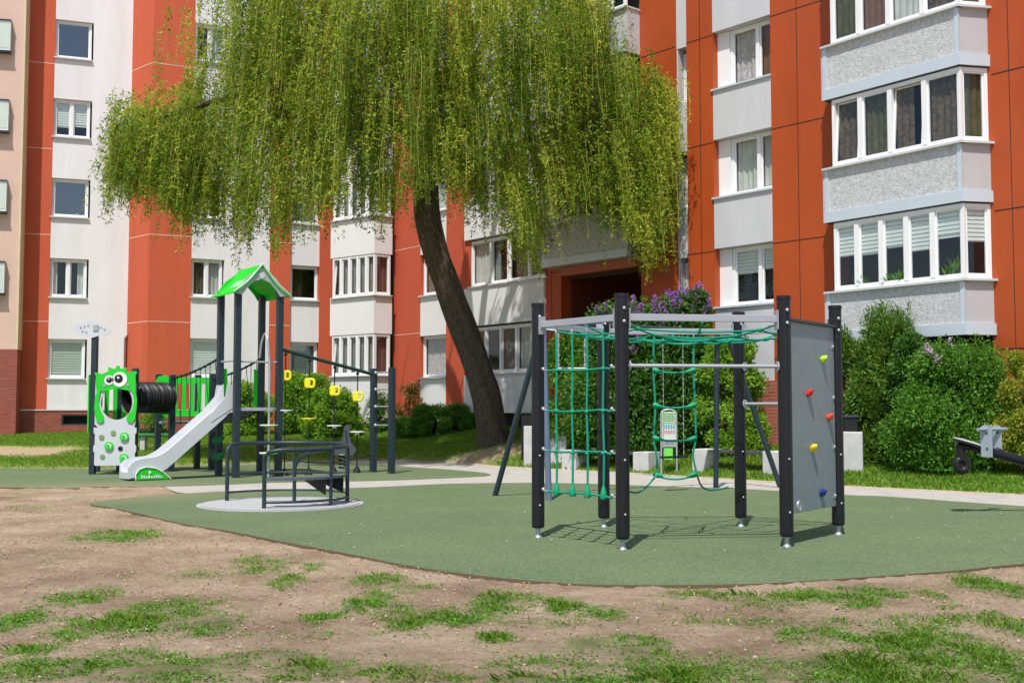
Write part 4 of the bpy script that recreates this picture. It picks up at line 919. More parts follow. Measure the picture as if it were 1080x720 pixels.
shrub('conifer_bush', 'slim conifer bush partly hidden behind the right posts of the climbing board', 'bush', at(893, 24.1), .75, .5, 2.75, 20000, .085, 'leaf_con', 34, .0, spiky=.6, lw=.26, vert=.5, seed=16)
shrub('lilac_bush', 'broad dark green bush with a few faded pale blossoms under the right bay window', 'bush', at(1010, 22.2), 1.35, .75, 2.3, 36000, .065, 'leaf_mid', 60, .02, flowers='palelilac', fl_n=5, fzone=.75, seed=7)
shrub('lilac_bush', 'dark green bush between the feathery conifer bush and the broad bush with pale blossoms', 'bush', at(974, 22.8), .85, .5, 2.6, 24000, .06, 'leaf_dark', 26, .02, seed=17)
shrub('shrub', 'yellow-green shrub with long shoots at the right edge of the picture', 'bush', at(1078, 21.0), .55, .5, 2.2, 9000, .055, 'leaf_yel', 26, .02, spiky=.35, seed=8)
shrub('hedge', 'low rounded dark green hedge mound left of the willow trunk', 'hedge', at(463, 35.7), 1.8, .75, .85, 30000, .065, 'leaf_mid', 130, .0, seed=9)
shrub('shrub', 'sparse reddish shrub against the orange pier, at the left end of the low hedge', 'bush', at(430, 37.9), .55, .3, 1.55, 1300, .08, 'leaf_red', 16, .1, seed=10)
shrub('shrub', 'dense green bush beneath the single window, behind the yellow hanging handles', 'bush', at(322, 38.2), 1.1, .7, 1.9, 17000, .08, 'leaf_light', 34, .03, seed=11)
shrub('shrub', 'lower green shrub with loose shoots, in front of the corner bay', 'bush', at(350, 36.8), 1.0, .6, 1.5, 11000, .08, 'leaf_light', 26, .03, spiky=.3, seed=12)
shrub('shrub', 'thin young plant by the two ladder posts', 'bush', at(400, 37.8), .5, .4, 1.25, 1500, .075, 'leaf_dark', 14, .05, seed=13)
shrub('shrub', 'green bush seen between the posts of the slide tower', 'bush', at(262, 38.2), 1.0, .6, 1.7, 11000, .08, 'leaf_light', 26, .03, seed=14)
shrub('shrub', 'small bush seen under the black tunnel tube', 'bush', at(163, 36.5), .55, .4, .8, 2500, .07, 'leaf_mid', 14, .03, seed=15)
# ------------------------------------------------------------------ climbing frame
def V3(x, y, z): return Vector((x, y, z))
PA = G(567.5, 567); PBk = G(637, 556); PC = G(657, 580); PD = G(781.5, 555.5); PE = G(830, 577); PF = G(884.5, 564)
ctr = (PA+PBk+PC+PD+PE+PF)/6
CF = thing('climbing_frame', 'hexagonal climbing frame of black posts with green rope nets and a grey climbing board', 'climbing frame', (ctr.x, ctr.y, 0))
H = 2.72
for p in (PA, PBk, PC, PD, PE, PF):
    mb = MB(); c = V3(p.x, p.y, 0); pts = []; 
    k = 26; vs = []
    def ring(z, r):
        for j in range(k):
            a = 2*math.pi*j/k; rr_ = r*(1-.035*(1 if j % 2 else 0)); vs.append(c+V3(math.cos(a)*rr_, math.sin(a)*rr_, z))
    hh = H
    for z, r in ((.115, .05), (.12, .068), (.145, .075), (hh-.02, .075), (hh, .070)): ring(z, r)
    mb.add(vs, [(i*k+j, i*k+(j+1) % k, (i+1)*k+(j+1) % k, (i+1)*k+j) for i in range(4) for j in range(k)] + [tuple(range(k-1, -1, -1)), tuple(4*k+j for j in range(k))])
    po = mb.build('post', M['post'], CF)
    ft = MB(); ft.cyl(c+V3(0, 0, .01), .045, .025, 12, .032); ft.cyl(c+V3(0, 0, .035), .024, .085, 12); ft.cyl(c+V3(0, 0, .10), .04, .014, 6); ft.build('post_foot', M['steel'], po, smooth=True)
    cpm = MB(); cpm.cyl(c+V3(0, 0, hh-.035), .081, .035, 26, .079); cpm.build('post_cap', M['black'], po)
    bt = MB(); 
    for z in (.38, .95, hh-.16, hh-.30): bt.ball(c+V3(.02, -.075, z), .014 if z < 1 else .02, 8)
    bt.each('bolt', M['steel'], po, smooth=True)
def beam(a, b, z, hgt=.075, t=.05, r=.075, m='alu', name='beam', drop=0):
    a = V3(a.x, a.y, z); b = V3(b.x, b.y, z); d = (b-a).normalized(); n_ = V3(-d.y, d.x, 0)
    mb = MB(); mb.box(a+d*r-n_*t/2, (b-a)-d*2*r, n_*t, V3(0, 0, hgt)); 
    for q, s in ((a+d*r, 1), (b-d*(r+.012), 1)): mb.box(q-n_*.05-V3(0, 0, .08), d*.012, n_*.10, V3(0, 0, .21))
    return mb.build(name, M[m], CF, bevel=.004)
for a, b in ((PA, PC), (PC, PE), (PBk, PD), (PA, PBk), (PF, PD)): beam(a, b, 2.43)
def hbar(a, b, z, r=.02, m='steel'):
    a = V3(a.x, a.y, z); b = V3(b.x, b.y, z); d = (b-a).normalized(); mb = MB(); mb.tube([a+d*.07, b-d*.07], r, 12)
    for q in (a+d*.078, b-d*.086): mb.tube([q, q+d*.012], .055, 16); 
    return mb.build('cross_bar', M['white'] if 0 else M['alu'], CF, smooth=True)
hbar(PC, PE, 1.95); hbar(PD, PF, 2.02); hbar(PD, PF, 1.55)
# board
d = (PF-PE).normalized(); nb = V3(d.y, -d.x, 0); a = V3(PE.x, PE.y, 0)+d*.085; Lb = (PF-PE).length-.17
bd = MB(); bd.box(a-nb*.012+V3(0, 0, .35), d*Lb, nb*.024, V3(0, 0, 2.10)); board = bd.build('climbing_board', M['board'], CF, bevel=.003)
cb = MB(); cb.box(a-nb*.03-d*.0+V3(0, 0, 2.452), d*Lb, nb*.075, V3(0, 0, .03)); cb.build('board_cap', M['timber'], CF)
br = MB()
for u_ in (0.02, Lb-.05):
    for z in (.45, 1.02, 1.6, 2.2): br.box(a+d*(u_-.03)+nb*.0122+V3(0, 0, z), d*.06, nb*.008, V3(0, 0, .05)); br.ball(a+d*(u_)+nb*.022+V3(0, 0, z+.025), .012, 8)
br.each('bracket', M['steel'], CF)
def onboard(px, py):
    # intersection of the view ray with the board plane
    r = ray(px, py); o = a; t = ((o-V3(0, 0, CAMZ)).dot(nb))/r.dot(nb); return V3(0, 0, CAMZ)+r*t
for (px, py, m_) in ((866, 380, 'limeh'), (851, 415, 'red'), (872.5, 440.5, 'orangeh'), (855, 473.5, 'ylw'), (865, 520.5, 'blue')):
    c = onboard(px, py)+nb*.012; hb = MB(); k = 9; rnd = random.Random(px)
    vs = []
    for ir, (dep, rad) in enumerate(((0, .05), (.022, .052), (.05, .036), (.066, .016))):
        for j in range(k):
            an = 2*math.pi*j/k; q = rad*(1+rnd.uniform(-.22, .22)); vs.append(c+nb*dep+d*math.cos(an)*q+V3(0, 0, math.sin(an)*q*(.85)+.012*ir))
    hb.add(vs, [(i*k+j, i*k+(j+1) % k, (i+1)*k+(j+1) % k, (i+1)*k+j) for i in range(3) for j in range(k)]+[tuple(3*k+j for j in range(k))])
    o = hb.build('climbing_hold', M[m_], CF, smooth=True)
c = onboard(841.5, 533.5)+nb*.014
rg = MB(); rp = [c+d*.045*math.cos(t)+V3(0, 0, .055*math.sin(t)) for t in np.linspace(0, 2*math.pi, 21)]; rg.tube(rp, .012, 8); rg.tube([c-nb*.001, c+nb*.006], .04, 14); rg.build('grommet', M['steel'], CF, smooth=True)
# rope helper
def sag(a, b, s, n=8): return [a.lerp(b, i/n)-V3(0, 0, s*4*(i/n)*(1-i/n)) for i in range(n+1)]
ropes = MB(); knots = MB(); shk = MB()
# side net PA-PC
dd = (PC-PA); dn = dd.normalized(); a0 = V3(PA.x, PA.y, 0)+dn*.085; a1 = V3(PC.x, PC.y, 0)-dn*.085; LL = (a1-a0).length
def npt(f, z): return a0+(a1-a0)*f+V3(0, 0, z)
rows = (1.93, 1.47, 1.01, .545); cols_ = (.20, .42, .62, .83)
for ri, z in enumerate(rows):
    pts = [npt(0.07, z+.0)]+[npt(f, z-.012*math.sin(i+ri)) for i, f in enumerate(cols_)]+[npt(.93, z-.01)]; ropes.tube(spline(pts, 4), .0115, 8)
    for f in (0, .93):
        shk.tube([npt(f, z+.01), npt(f+.07, z)], .012, 8); shk.ball(npt(f+.01, z+.02), .022, 8)
for i, f in enumerate(cols_):
    pts = [npt(f, 2.33), npt(f+.006, 1.93), npt(f-.004, 1.47), npt(f+.008, 1.01), npt(f, .56)]; ropes.tube(spline(pts, 4), .0125, 8)
    for z in rows[:3]: knots.ball(npt(f, z-.012*math.sin(i)), .024, 8, 1.1, 1.1, .9)
    knots.tube([npt(f, .515), npt(f, .54), npt(f, .60), npt(f, .66)], [.035, .045, .03, .014], 10)
    shk.tube([npt(f, 2.44), npt(f, 2.33)], .009, 6); shk.ball(npt(f, 2.36), .02, 8, .7, .7, 1.5)
ropes.build('side_net', M['rope'], CF, smooth=True); knots.each('net_clamp', M['rope_knot'], CF, smooth=True)
# top web
ropes = MB(); knots = MB(); posts6 = [PA, PC, PE, PF, PD, PBk]; cen = V3(ctr.x, ctr.y, 2.30)
rad = []
for p in posts6:
    e = V3(p.x, p.y, 2.42); e = e+(cen-e).normalized()*.09; rad.append(e); ropes.tube(sag(e, cen, .05), .011, 8); shk.tube([e, e+(cen-e).normalized()*.12], .012, 8)
def wp(i, f): e = rad[i % 6]; return e.lerp(cen, 1-f)-V3(0, 0, .05*4*f*(1-f))
for f in (.30, .56, .82):
    for i in range(6):
        ropes.tube(sag(wp(i, f), wp(i+1, f), .03, 6), .0105, 8); knots.ball(wp(i, f), .028, 8, 1.3, 1.3, .9)
knots.ball(cen, .04, 8)
for i in range(6):
    m_ = (rad[i]+rad[(i+1) % 6])/2; mm = (wp(i, .82)+wp(i+1, .82))/2-V3(0, 0, .03); m_.z = 2.43; ropes.tube([m_, mm], .0105, 8); knots.ball(mm, .026, 8, 1.3, 1.3, .9)
ropes.build('top_net', M['rope'], CF, smooth=True); knots.each('net_clamp', M['rope_knot'], CF, smooth=True)
# hanging rope ladder
ropes = MB(); knots = MB(); YL = 13.35; xl, xr = X_at(690, YL), X_at(732, YL)
zr = (1.94, 1.53, 1.145, .72)
ropes.tube(spline([V3(xl, YL, 2.32), V3(xl-.01, YL, 1.94), V3(xl+.01, YL, 1.5), V3(xl-.012, YL, 1.14), V3(xl+.02, YL, .95), V3(xl+.03, YL, .74)], 4), .0125, 8)
ropes.tube(spline([V3(xr, YL, 2.32), V3(xr-.005, YL, 1.94), V3(xr+.01, YL, 1.5), V3(xr+.012, YL, 1.14), V3(xr-.02, YL, .95), V3(xr+.02, YL, .74)], 4), .0125, 8)
for z in zr:
    ropes.tube(sag(V3(xl, YL, z), V3(xr, YL, z), .03 if z > .8 else .05), .012, 8)
    for x, s in ((xl, 1), (xr, -1)): knots.tube([V3(x-.02*s, YL, z+.01), V3(x, YL, z+.005), V3(x+.05*s, YL, z-.01), V3(x+.095*s, YL, z-.02)], [.02, .033, .028, .013], 8)
for x in (xl, xr): shk.tube([V3(x, YL, 2.40), V3(x, YL, 2.28)], .009, 6)
e1 = V3(PC.x+.03, PC.y+.08, .62); e2 = V3(PD.x-.09, PD.y-.02, .50)
ropes.tube(spline([V3(xl+.03, YL, .73), V3(xl-.12, YL-.2, .60), V3(xl-.27, YL-.6, .56), e1], 5), .0115, 8)
ropes.tube(spline([V3(xr+.02, YL, .73), V3(xr+.12, YL+.25, .57), V3(xr+.30, YL+.6, .50), e2-V3(.07, 0, 0)], 5), .0115, 8); shk.tube([e2-V3(.10, 0, 0), e2], .014, 8)
ropes.build('rope_ladder', M['rope'], CF, smooth=True); knots.each('ladder_clamp', M['rope_knot'], CF, smooth=True)
# trapeze with chains
tz = MB(); yt = 13.9; xa, xb = X_at(589, yt), X_at(617, yt); tz.tube([V3(xa-.02, yt, 1.98), V3(xb+.02, yt, 1.98)], .014, 8)
for x in (xa, xb):
    for i in range(7): z = 2.0+i*.06; tz.tube([V3(x, yt, z), V3(x, yt, z+.052)], .011 if i % 2 else .016, 6)
tz.build('trapeze_bar', M['alu'], CF, smooth=True); shk.each('shackle', M['steel'], CF, smooth=True)
# ------------------------------------------------------------------ swing behind
SWT = (V3(X_at(573, 18.9), 18.9, 2.92), V3(X_at(767, 21.5), 21.5, 2.92))
SW = thing('swing_set', 'dark steel swing frame with leaning legs, standing behind the hexagonal climbing frame', 'swing', (SWT[0].x, SWT[0].y, 0))
def tubething(name, pts, r, m, par, n=12): mb = MB(); mb.tube(pts, r, n); return mb.build(name, M[m], par, smooth=True)
tubething('top_beam', [SWT[0]-(SWT[1]-SWT[0])*.02, SWT[1]+(SWT[1]-SWT[0])*.02], .05, 'anthracite', SW)
l0 = G(522, 523); l1 = G(579, 528); tubething('leg', [l0, SWT[0]], .048, 'anthracite', SW); tubething('leg', [l1, SWT[0]+V3(0, 0, 0)], .05, 'navy', SW)
l2 = G(755, 514.5); l3 = G(823, 514); tubething('leg', [l2, SWT[1]-V3(.18, 0, 0)], .05, 'anthracite', SW); tubething('leg', [l3, SWT[1]], .05, 'anthracite', SW)
bd_ = (SWT[1]-SWT[0]).normalized()
fS = .70; sc_ = SWT[0].lerp(SWT[1], fS); sc_ = V3(X_at(710, 20.6), 20.6, .6)
seat = MB(); seat.box(sc_-bd_*.28-V3(-bd_.y, bd_.x, 0)*.08, bd_*.56, V3(-bd_.y, bd_.x, 0)*.16, V3(0, 0, .035)); so_ = seat.build('swing_seat', M['black'], SW, bevel=.01)
ch = MB()
for s in (-1, 1):
    b0 = sc_+bd_*.25*s+V3(0, 0, .03); n_ = 44
    for i in range(n_): z = b0.z+(2.87-b0.z)*i/n_; ch.tube([V3(b0.x, b0.y, z), V3(b0.x, b0.y, z+.045)], .010 if i % 2 else .005, 5)
ch.build('swing_chain', M['steel'], SW)
# ------------------------------------------------------------------ seesaw on the right
SSb = V3(X_at(1012, 16.3), 16.3, .99)
SS = thing('seesaw', 'black seesaw with grey bracket and hanging rubber buffer, cut by the right edge', 'seesaw', (9.3, 16.5, 0))
q0 = V3(X_at(1010, 16.3), 16.3, .95); q1 = V3(X_at(1036, 16.3), 16.3, .90); q3 = V3(9.3, 16.6, .42); q4 = V3(11.6, 16.75, -.0+.18)
bm_ = MB(); bm_.tube([q1-V3(.05, 0, -.01), V3(X_at(1080, 16.35), 16.35, .73), q3, q4], .068, 14); bm_.build('beam', M['post'], SS, smooth=True)
bm_ = MB(); bm_.tube([V3(X_at(1008, 16.3), 16.3, .965), q1], [.045, .05], 12); bm_.tube([V3(X_at(1011, 16.3), 16.3, .97), V3(X_at(1011, 16.3), 16.3, .80)], .06, 10); bm_.build('beam_end', M['black'], SS, smooth=True)
st = MB(); cs = V3(X_at(1019, 16.3), 16.3, 1.005); vs = []
for zz in (0, .025):
    for j in range(24): an = 2*math.pi*j/24; vs.append(cs+V3(.20*math.cos(an), .15*math.sin(an), zz-.06*math.cos(an)))
st.add(vs, [tuple(range(23, -1, -1)), tuple(range(24, 48))]+[(j, (j+1) % 24, 24+(j+1) % 24, 24+j) for j in range(24)]); st.build('seat_plate', M['slide'], SS)
su = MB(); su.add([v-V3(0, 0, .035) for v in vs], [tuple(range(23, -1, -1)), tuple(range(24, 48))]+[(j, (j+1) % 24, 24+(j+1) % 24, 24+j) for j in range(24)]); su.build('seat_pad', M['black'], SS)
bf = MB(); cb_ = V3(X_at(1012, 16.3), 16.3, .69)
rp = [cb_+V3(.075*math.cos(t), 0, .085*math.sin(t)) for t in np.linspace(0, 2*math.pi, 17)]; bf.tube(rp, .055, 10); bf.tube([cb_-V3(0, .02, 0), cb_+V3(0, .04, 0)], .06, 12); bf.tube([cb_+V3(0, 0, .09), cb_+V3(0, 0, .2)], .06, 10); bf.build('rubber_buffer', M['black'], SS, smooth=True)
for (px0, px1, y_) in ((1033, 1045, 16.2), (1045.5, 1055, 16.42)):
    pl = MB(); xa, xb = X_at(px0, y_), X_at(px1, y_); r_ = (xb-xa)/2; zc = CAMZ-(20.0)*y_/F; zb = CAMZ-(51 if px0 < 1040 else 42)*y_/F
    pts = [V3(xa, y_, zb), V3(xb, y_, zb-.01)]+[V3((xa+xb)/2+r_*math.cos(t), y_, zc-r_*.6+r_*math.sin(t)) for t in np.linspace(0, math.pi, 9)]
    pl.poly(pts, (0, .03, 0)); o = pl.build('handle_bracket', M['bracket'], SS)
    bl = MB()
    for zz in ((zc-.0, zc-.22, zb+.06)): bl.ball(V3((xa+xb)/2, y_-.006, zz-.08), .016, 8)
    bl.each('bolt', M['anthracite'], o)
hd = MB(); zc = CAMZ-22.5*16.2/F; hd.tube([V3(X_at(1030, 16.1), 16.1, zc), V3(X_at(1060, 16.5), 16.5, zc+.0)], .026, 10); hd.build('handle', M['bracket'], SS, smooth=True)
pv = MB(); pv.tube([V3(9.3, 16.58, 0), V3(9.3, 16.58, .36)], .09, 14); pv.build('pivot_post', M['anthracite'], SS, smooth=True)
# ------------------------------------------------------------------ merry-go-round
MC = V3(-3.58, 17.75, 0)
MG = thing('merry_go_round', 'flat roundabout with grey disc, dark bent handrails and a curved bench seat', 'roundabout', tuple(MC))
mb = MB(); mb.tube([MC+V3(0, 0, .004), MC+V3(0, 0, .022)], 1.27, 56); mb.build('surround_ring', mat('pale_metal_ring', (.46, .46, .46), .5, var=.05, scale=5), MG)
mb = MB(); mb.tube([MC+V3(0, 0, .025), MC+V3(0, 0, .034)], 1.22, 56); mb.build('turntable', mat('turntable_plate', (.42, .43, .45), .6, var=.1, scale=30, bump=.6, bscale=90), MG)
def arc(r, a0_, a1_, z, n=14, z2=None): 
    return [MC+V3(r*math.cos(math.radians(t)), r*math.sin(math.radians(t)), z+(0 if z2 is None else (z2-z)*i/(n-1))) for i, t in enumerate(np.linspace(a0_, a1_, n))]
def hoop(r, a0_, a1_, top, rr=.032, z0=.03, bend=13, name='handrail', end_down=True, zt2=None):
    s = 1 if a1_ > a0_ else -1; A = arc(r, a0_+bend*s, a1_-(bend*s if end_down else 0), top, 16, zt2)
    st_ = [MC+V3(r*math.cos(math.radians(a0_)), r*math.sin(math.radians(a0_)), z) for z in (z0, top*.45, top-.2, top-.09)]
    mid = MC+V3(r*math.cos(math.radians(a0_+bend*.35*s)), r*math.sin(math.radians(a0_+bend*.35*s)), top-.025)
    pts = st_+[mid]+A
    if end_down:
        pts += [MC+V3(r*math.cos(math.radians(a1_-bend*.35*s)), r*math.sin(math.radians(a1_-bend*.35*s)), top-.025)]+[MC+V3(r*math.cos(math.radians(a1_)), r*math.sin(math.radians(a1_)), z) for z in (top-.09, top-.2, top*.45, z0)]
    return tubething(name, pts, rr, 'anthracite', MG)
R1 = 1.02
hoop(R1, 157, 14, .93); hoop(R1*.96, -93, -30, .88, end_down=False)
tubething('handrail', [MC+V3(R1*.96*math.cos(math.radians(-30)), R1*.96*math.sin(math.radians(-30)), z) for z in (.03, .4, .7, .9)], .027, 'anthracite', MG)
# straight grab rails joining over the seat
pA = arc(R1*.96, -30, -30, .88, 2)[0]; pB = arc(R1, 14, 14, .93, 2)[0]
tubething('handrail', arc(R1, -30, 14, .90, 8), .027, 'anthracite', MG)
c3 = MC+V3(.18, .15, 0); tubething('handrail', spline([c3+V3(0, 0, .03), c3+V3(0, 0, .5), c3+V3(.02, 0, .62), c3+V3(.12, -.05, .75), c3+V3(.35, -.2, .82), pA+V3(0, 0, .0)], 5), .026, 'anthracite', MG)
tubething('handrail', [c3+V3(-.02, .05, .03), c3+V3(-.02, .05, .9)], .024, 'anthracite', MG)
tubething('rear_rail', arc(R1, 157, 14, .16, 20), .017, 'anthracite', MG); tubething('rear_rail', arc(R1, 157, 14, .45, 20), .017, 'anthracite', MG)
tubething('foot_rail', arc(R1*.96, -93, -30, .12, 14), .02, 'anthracite', MG); tubething('foot_rail', arc(R1, -30, 14, .12, 8), .02, 'anthracite', MG)
st = MB(); ro, ri_ = 1.0, .72; n = 16; vs = []
for i in range(n):
    t = math.radians(-93+107*i/(n-1)); zt = .47
    for r_, z in ((ro, zt-.035), (ri_, zt-.035), (ri_, zt), (ro, zt)): vs.append(MC+V3(r_*math.cos(t), r_*math.sin(t), z))
st.add(vs, [(i*4+j, (i+1)*4+j, (i+1)*4+(j+1) % 4, i*4+(j+1) % 4) for i in range(n-1) for j in range(4)]+[(0, 1, 2, 3), tuple((n-1)*4+j for j in (3, 2, 1, 0))]); st.build('bench_seat', mat('seat_board', (.09, .11, .13), .5, var=.1), MG)
for t in (-38, -8):
    q = MC+V3(.99*math.cos(math.radians(t)), .99*math.sin(math.radians(t)), .43); w_ = MC+V3(.45*math.cos(math.radians(t)), .45*math.sin(math.radians(t)), .43); q2 = V3(q.x, q.y, .2); tn = V3(-math.sin(math.radians(t)), math.cos(math.radians(t)), 0)*.02
    bk = MB(); bk.poly([w_, q, q2], tn); bk.build('seat_bracket', M['black'], MG)
# ------------------------------------------------------------------ spring rocker
SR0 = G(361, 496)
SR = thing('spring_rocker', 'small grey spring rocker with upright board, between the roundabout and the ladder posts', 'spring rocker', (SR0.x, SR0.y, 0))
mb = MB(); mb.tube([SR0+V3(.09*math.cos(t), .09*math.sin(t), .03+.045*t/math.pi/1.0) for t in np.linspace(0, 12*math.pi*.62, 90)], .016, 8); mb.build('spring', M['black'], SR, smooth=True)
mb = MB(); mb.cyl(SR0+V3(0, 0, .37), .12, .03, 16); mb.cyl(SR0+V3(0, 0, .015), .13, .02, 16); mb.build('spring_plate', M['steel'], SR)
mb = MB(); y_ = SR0.y
def Q(px, py): return P(px, py, y_-.1)
mb.poly([Q(349, 468), Q(357, 466), Q(361, 463), Q(363, 450), Q(366, 447.5), Q(370, 449), Q(368, 458), Q(371, 468), Q(376, 474), Q(372, 480), Q(352, 480), Q(347, 474)], (0, .06, 0)); mb.build('rocker_body', mat('grey_rocker', (.07, .08, .10), .5), SR)
mb = MB(); mb.tube([V3(SR0.x+.09, y_-.25, .95), V3(SR0.x+.09, y_+.15, .95)], .016, 8); mb.build('handle', M['black'], SR, smooth=True)
mb = MB(); mb.cbox(SR0+V3(-.1, 0, .62), .26, .3, .04); mb.build('seat', M['black'], SR, bevel=.01)
# ------------------------------------------------------------------ play tower
T0 = V3(X_at(250, 24.5), 24.5, 0); v1 = V3(.79, .57, 0); v2 = V3(-.57, .79, 0)
TF, TRt, TL, TB = T0, T0+v1, T0+v2, T0+v1+v2
PT = thing('play_tower', 'play structure with green-roofed tower, grey slide, rope bridge, black tunnel and green monster-face panel', 'playground structure', tuple(T0))
e1_, e2_ = v1.normalized(), v2.normalized()
def sqpost(p, h, w_=.135, name='post', m='anthracite', z0=0): mb = MB(); mb.cbox(V3(p.x, p.y, z0), w_, w_, h-z0, (e1_.x, e1_.y)); return mb.build(name, M[m], PT, bevel=.012)
for p in (TF, TRt, TL, TB): sqpost(p, 4.06)
pl = MB(); pl.box(TF-e1_*.02-e2_*.02+V3(0, 0, 1.44), v1+e1_*.04, v2+e2_*.04, V3(0, 0, .07)); pl.build('platform', M['alu'], PT)
# roof
gm = (TF+TRt)/2-e2_*.16; Lr = v2.length+.34; hw = .66; ze, zr_ = 3.98, 4.62
rf = MB()
for s in (-1, 1):
    prof = []
    for t in np.linspace(0, 1, 7): prof.append((s*hw*t, zr_-(zr_-ze)*(t+.13*math.sin(t*math.pi))))
    up = [gm+e1_*x+V3(0, 0, z) for x, z in prof]; lo = [gm+e1_*x+V3(0, 0, z-.035) for x, z in prof[::-1]]
    if s < 0: up = up; 
    rf.poly(up+lo, e2_*Lr)
roof = rf.build('roof', M['lime'], PT)
# gable boards with arch
for off in (0.03, Lr-.07):
    g_ = MB(); ou = [(-hw*.93, ze-.02), (-hw*.5, ze+.36), (0, zr_-.05), (hw*.5, ze+.36), (hw*.93, ze-.02), (hw*.66, ze-.04), (hw*.52, ze+.10), (hw*.28, ze+.26), (0, ze+.32), (-hw*.28, ze+.26), (-hw*.52, ze+.10), (-hw*.66, ze-.04)]
    g_.poly([gm+e1_*x+e2_*off+V3(0, 0, z) for x, z in ou], e2_*.03); g_.build('gable_board', mat('gable_grey', (.36, .42, .44), .5) if off < .1 else M['lime'], roof)
    if off < .1:
        w_ = MB(); w_.tube([gm+e1_*0+e2_*(off-.012)+V3(0, 0, zr_-.24), gm+e1_*0+e2_*(off-.002)+V3(0, 0, zr_-.24)], .07, 14); w_.build('gable_disc', M['slide'], roof)
ed_ = MB()
for s in (-1, 1):
    for (xa, za, xb, zb) in ((0, zr_+.012, s*hw*.5, ze+.27), (s*hw*.5, ze+.27, s*hw*1.0, ze+.005)): ed_.tube([gm+e1_*xa-e2_*.004+V3(0, 0, za), gm+e1_*xb-e2_*.004+V3(0, 0, zb)], .012, 6)
ed_.build('roof_edge', M['white'], roof)
mk = MB()   # curved raised marks on the left roof slope
for i in range(3):
    f = .30+.14*i; nrm = V3(0, 0, 1)
    def rp_(t, w__): x = -hw*t; z = zr_-(zr_-ze)*(t+.13*math.sin(t*math.pi))+.006; return gm+e1_*x+e2_*(Lr*w__)+V3(0, 0, z)
    mk.tube([rp_(.38, f), rp_(.5, f+.04), rp_(.62, f+.02)], .012, 5)
mk.build('roof_mark', M['white'], roof)
hl = MB()
for i in range(3):
    for j in range(2):
        t = .28+.12*i; x = hw*t; z = zr_-(zr_-ze)*(t+.13*math.sin(t*math.pi))-.04; c = gm+e1_*x+e2_*(.55+.2*j)+V3(0, 0, z); hl.box(c, e1_*.05+V3(0, 0, -.03), e2_*.09, V3(0, 0, -.006))
hl.build('roof_cutout', M['holegreen'], roof)
# tower panels and rails
for a_, b_ in ((TB, TRt), (TL, TB)):
    d_ = (b_-a_); g_ = MB(); L_ = d_.length; du = d_.normalized(); nn = V3(-du.y, du.x, 0)*.02
    if (a_-TB).length < .01: g_.box(a_+du*(L_-.16)+V3(0, 0, 1.52), du*.09, nn, V3(0, 0, .85)); g_.build('side_panel', M['lime'], PT)
g_ = MB(); g_.box(TL+e1_*.08+V3(0, 0, 1.52), e1_*.09, e2_*.02, V3(0, 0, .85)); g_.box(TB-e1_*.17+V3(0, 0, 1.52), e1_*.09, e2_*.02, V3(0, 0, .85)); g_.each('side_panel', M['lime'], PT)
tubething('guard_rail', [TF+V3(0, 0, 2.52), TL+V3(0, 0, 2.52)], .02, 'alu', PT); tubething('guard_rail', [TF+V3(0, 0, 2.50), TRt+V3(0, 0, 2.50)], .02, 'alu', PT)
# climbing pole with step discs at the front right side
pm = (TF+TRt)/2+e1_*.18-e2_*.18
cpole = tubething('climbing_pole', spline([pm+V3(0, 0, 0), pm+V3(0, 0, 1.5), pm+V3(0, 0, 2.4), pm+V3(-.04, 0, 2.9), pm+V3(-.12, .1, 3.12), pm+V3(-.22, .2, 2.95), pm+V3(-.27, .25, 2.6)], 5), .026, 'steel', PT)
for z, m_ in ((1.12, 'lime'), (.52, 'lime')):
    mb = MB(); mb.cyl(pm+V3(0, 0, z), .20, .02, 20); mb.build('step_disc', M['white'], cpole); mb = MB(); mb.cyl(pm+V3(0, 0, z-.022), .19, .02, 20); mb.build('disc_underside', M['lime'], cpole)
# lumps on the left post
for z in (.42, .78):
    mb = MB(); c = TL-e1_*.02+V3(.02, -.13, z); mb.ball(c, .11, 10, 1.1, .7, .9); mb.ball(c+V3(.08, 0, .05), .07, 8); mb.build('climbing_knob', mat('dark_green_knob', (.02, .2, .08), .5), PT, smooth=True)
# slide
mid = (TF+TL)/2; out = -e1_
prof = [(-.32, .27), (-.26, .28), (-.22, .03), (.22, .03), (.26, .28), (.32, .27), (.32, -.10), (-.32, -.10)]
path = [(-.0, 1.50, 1.9), (.10, 1.49, 1.35), (.22, 1.37, 1), (.55, 1.09, 1), (.95, .75, 1), (1.35, .41, 1), (1.52, .29, 1), (1.72, .21, 1), (1.95, .19, 1), (2.14, .17, .85), (2.22, .15, .5)]
sp3 = spline([V3(a_, z, s_) for a_, z, s_ in path], 3); vs = []; k = 8
for q in sp3:
    for (y, z) in prof: vs.append(mid+out*q.x+e2_*y+V3(0, 0, q.y+(z*q.z if z > .04 else z)))
sl_ = MB(); sl_.add(vs, [(i*k+j, i*k+(j+1) % k, (i+1)*k+(j+1) % k, (i+1)*k+j) for i in range(len(sp3)-1) for j in range(k)]+[tuple(range(k)), tuple((len(sp3)-1)*k+j for j in range(k-1, -1, -1))])
SLD = sl_.build('slide', M['slide'], PT, smooth=True)
for s in (-1, 1):
    g_ = MB(); g_.poly([mid+out*.02+e2_*.30*s+V3(0, 0, 1.5), mid+out*.02+e2_*.30*s+V3(0, 0, 2.0), mid+out*.14+e2_*.30*s+V3(0, 0, 2.0), mid+out*.18+e2_*.30*s+V3(0, 0, 1.75), mid+out*.5+e2_*.30*s+V3(0, 0, 1.38), mid+out*.5+e2_*.30*s+V3(0, 0, 1.2)], e2_*.03*s); g_.build('slide_cheek', M['slide'], SLD)
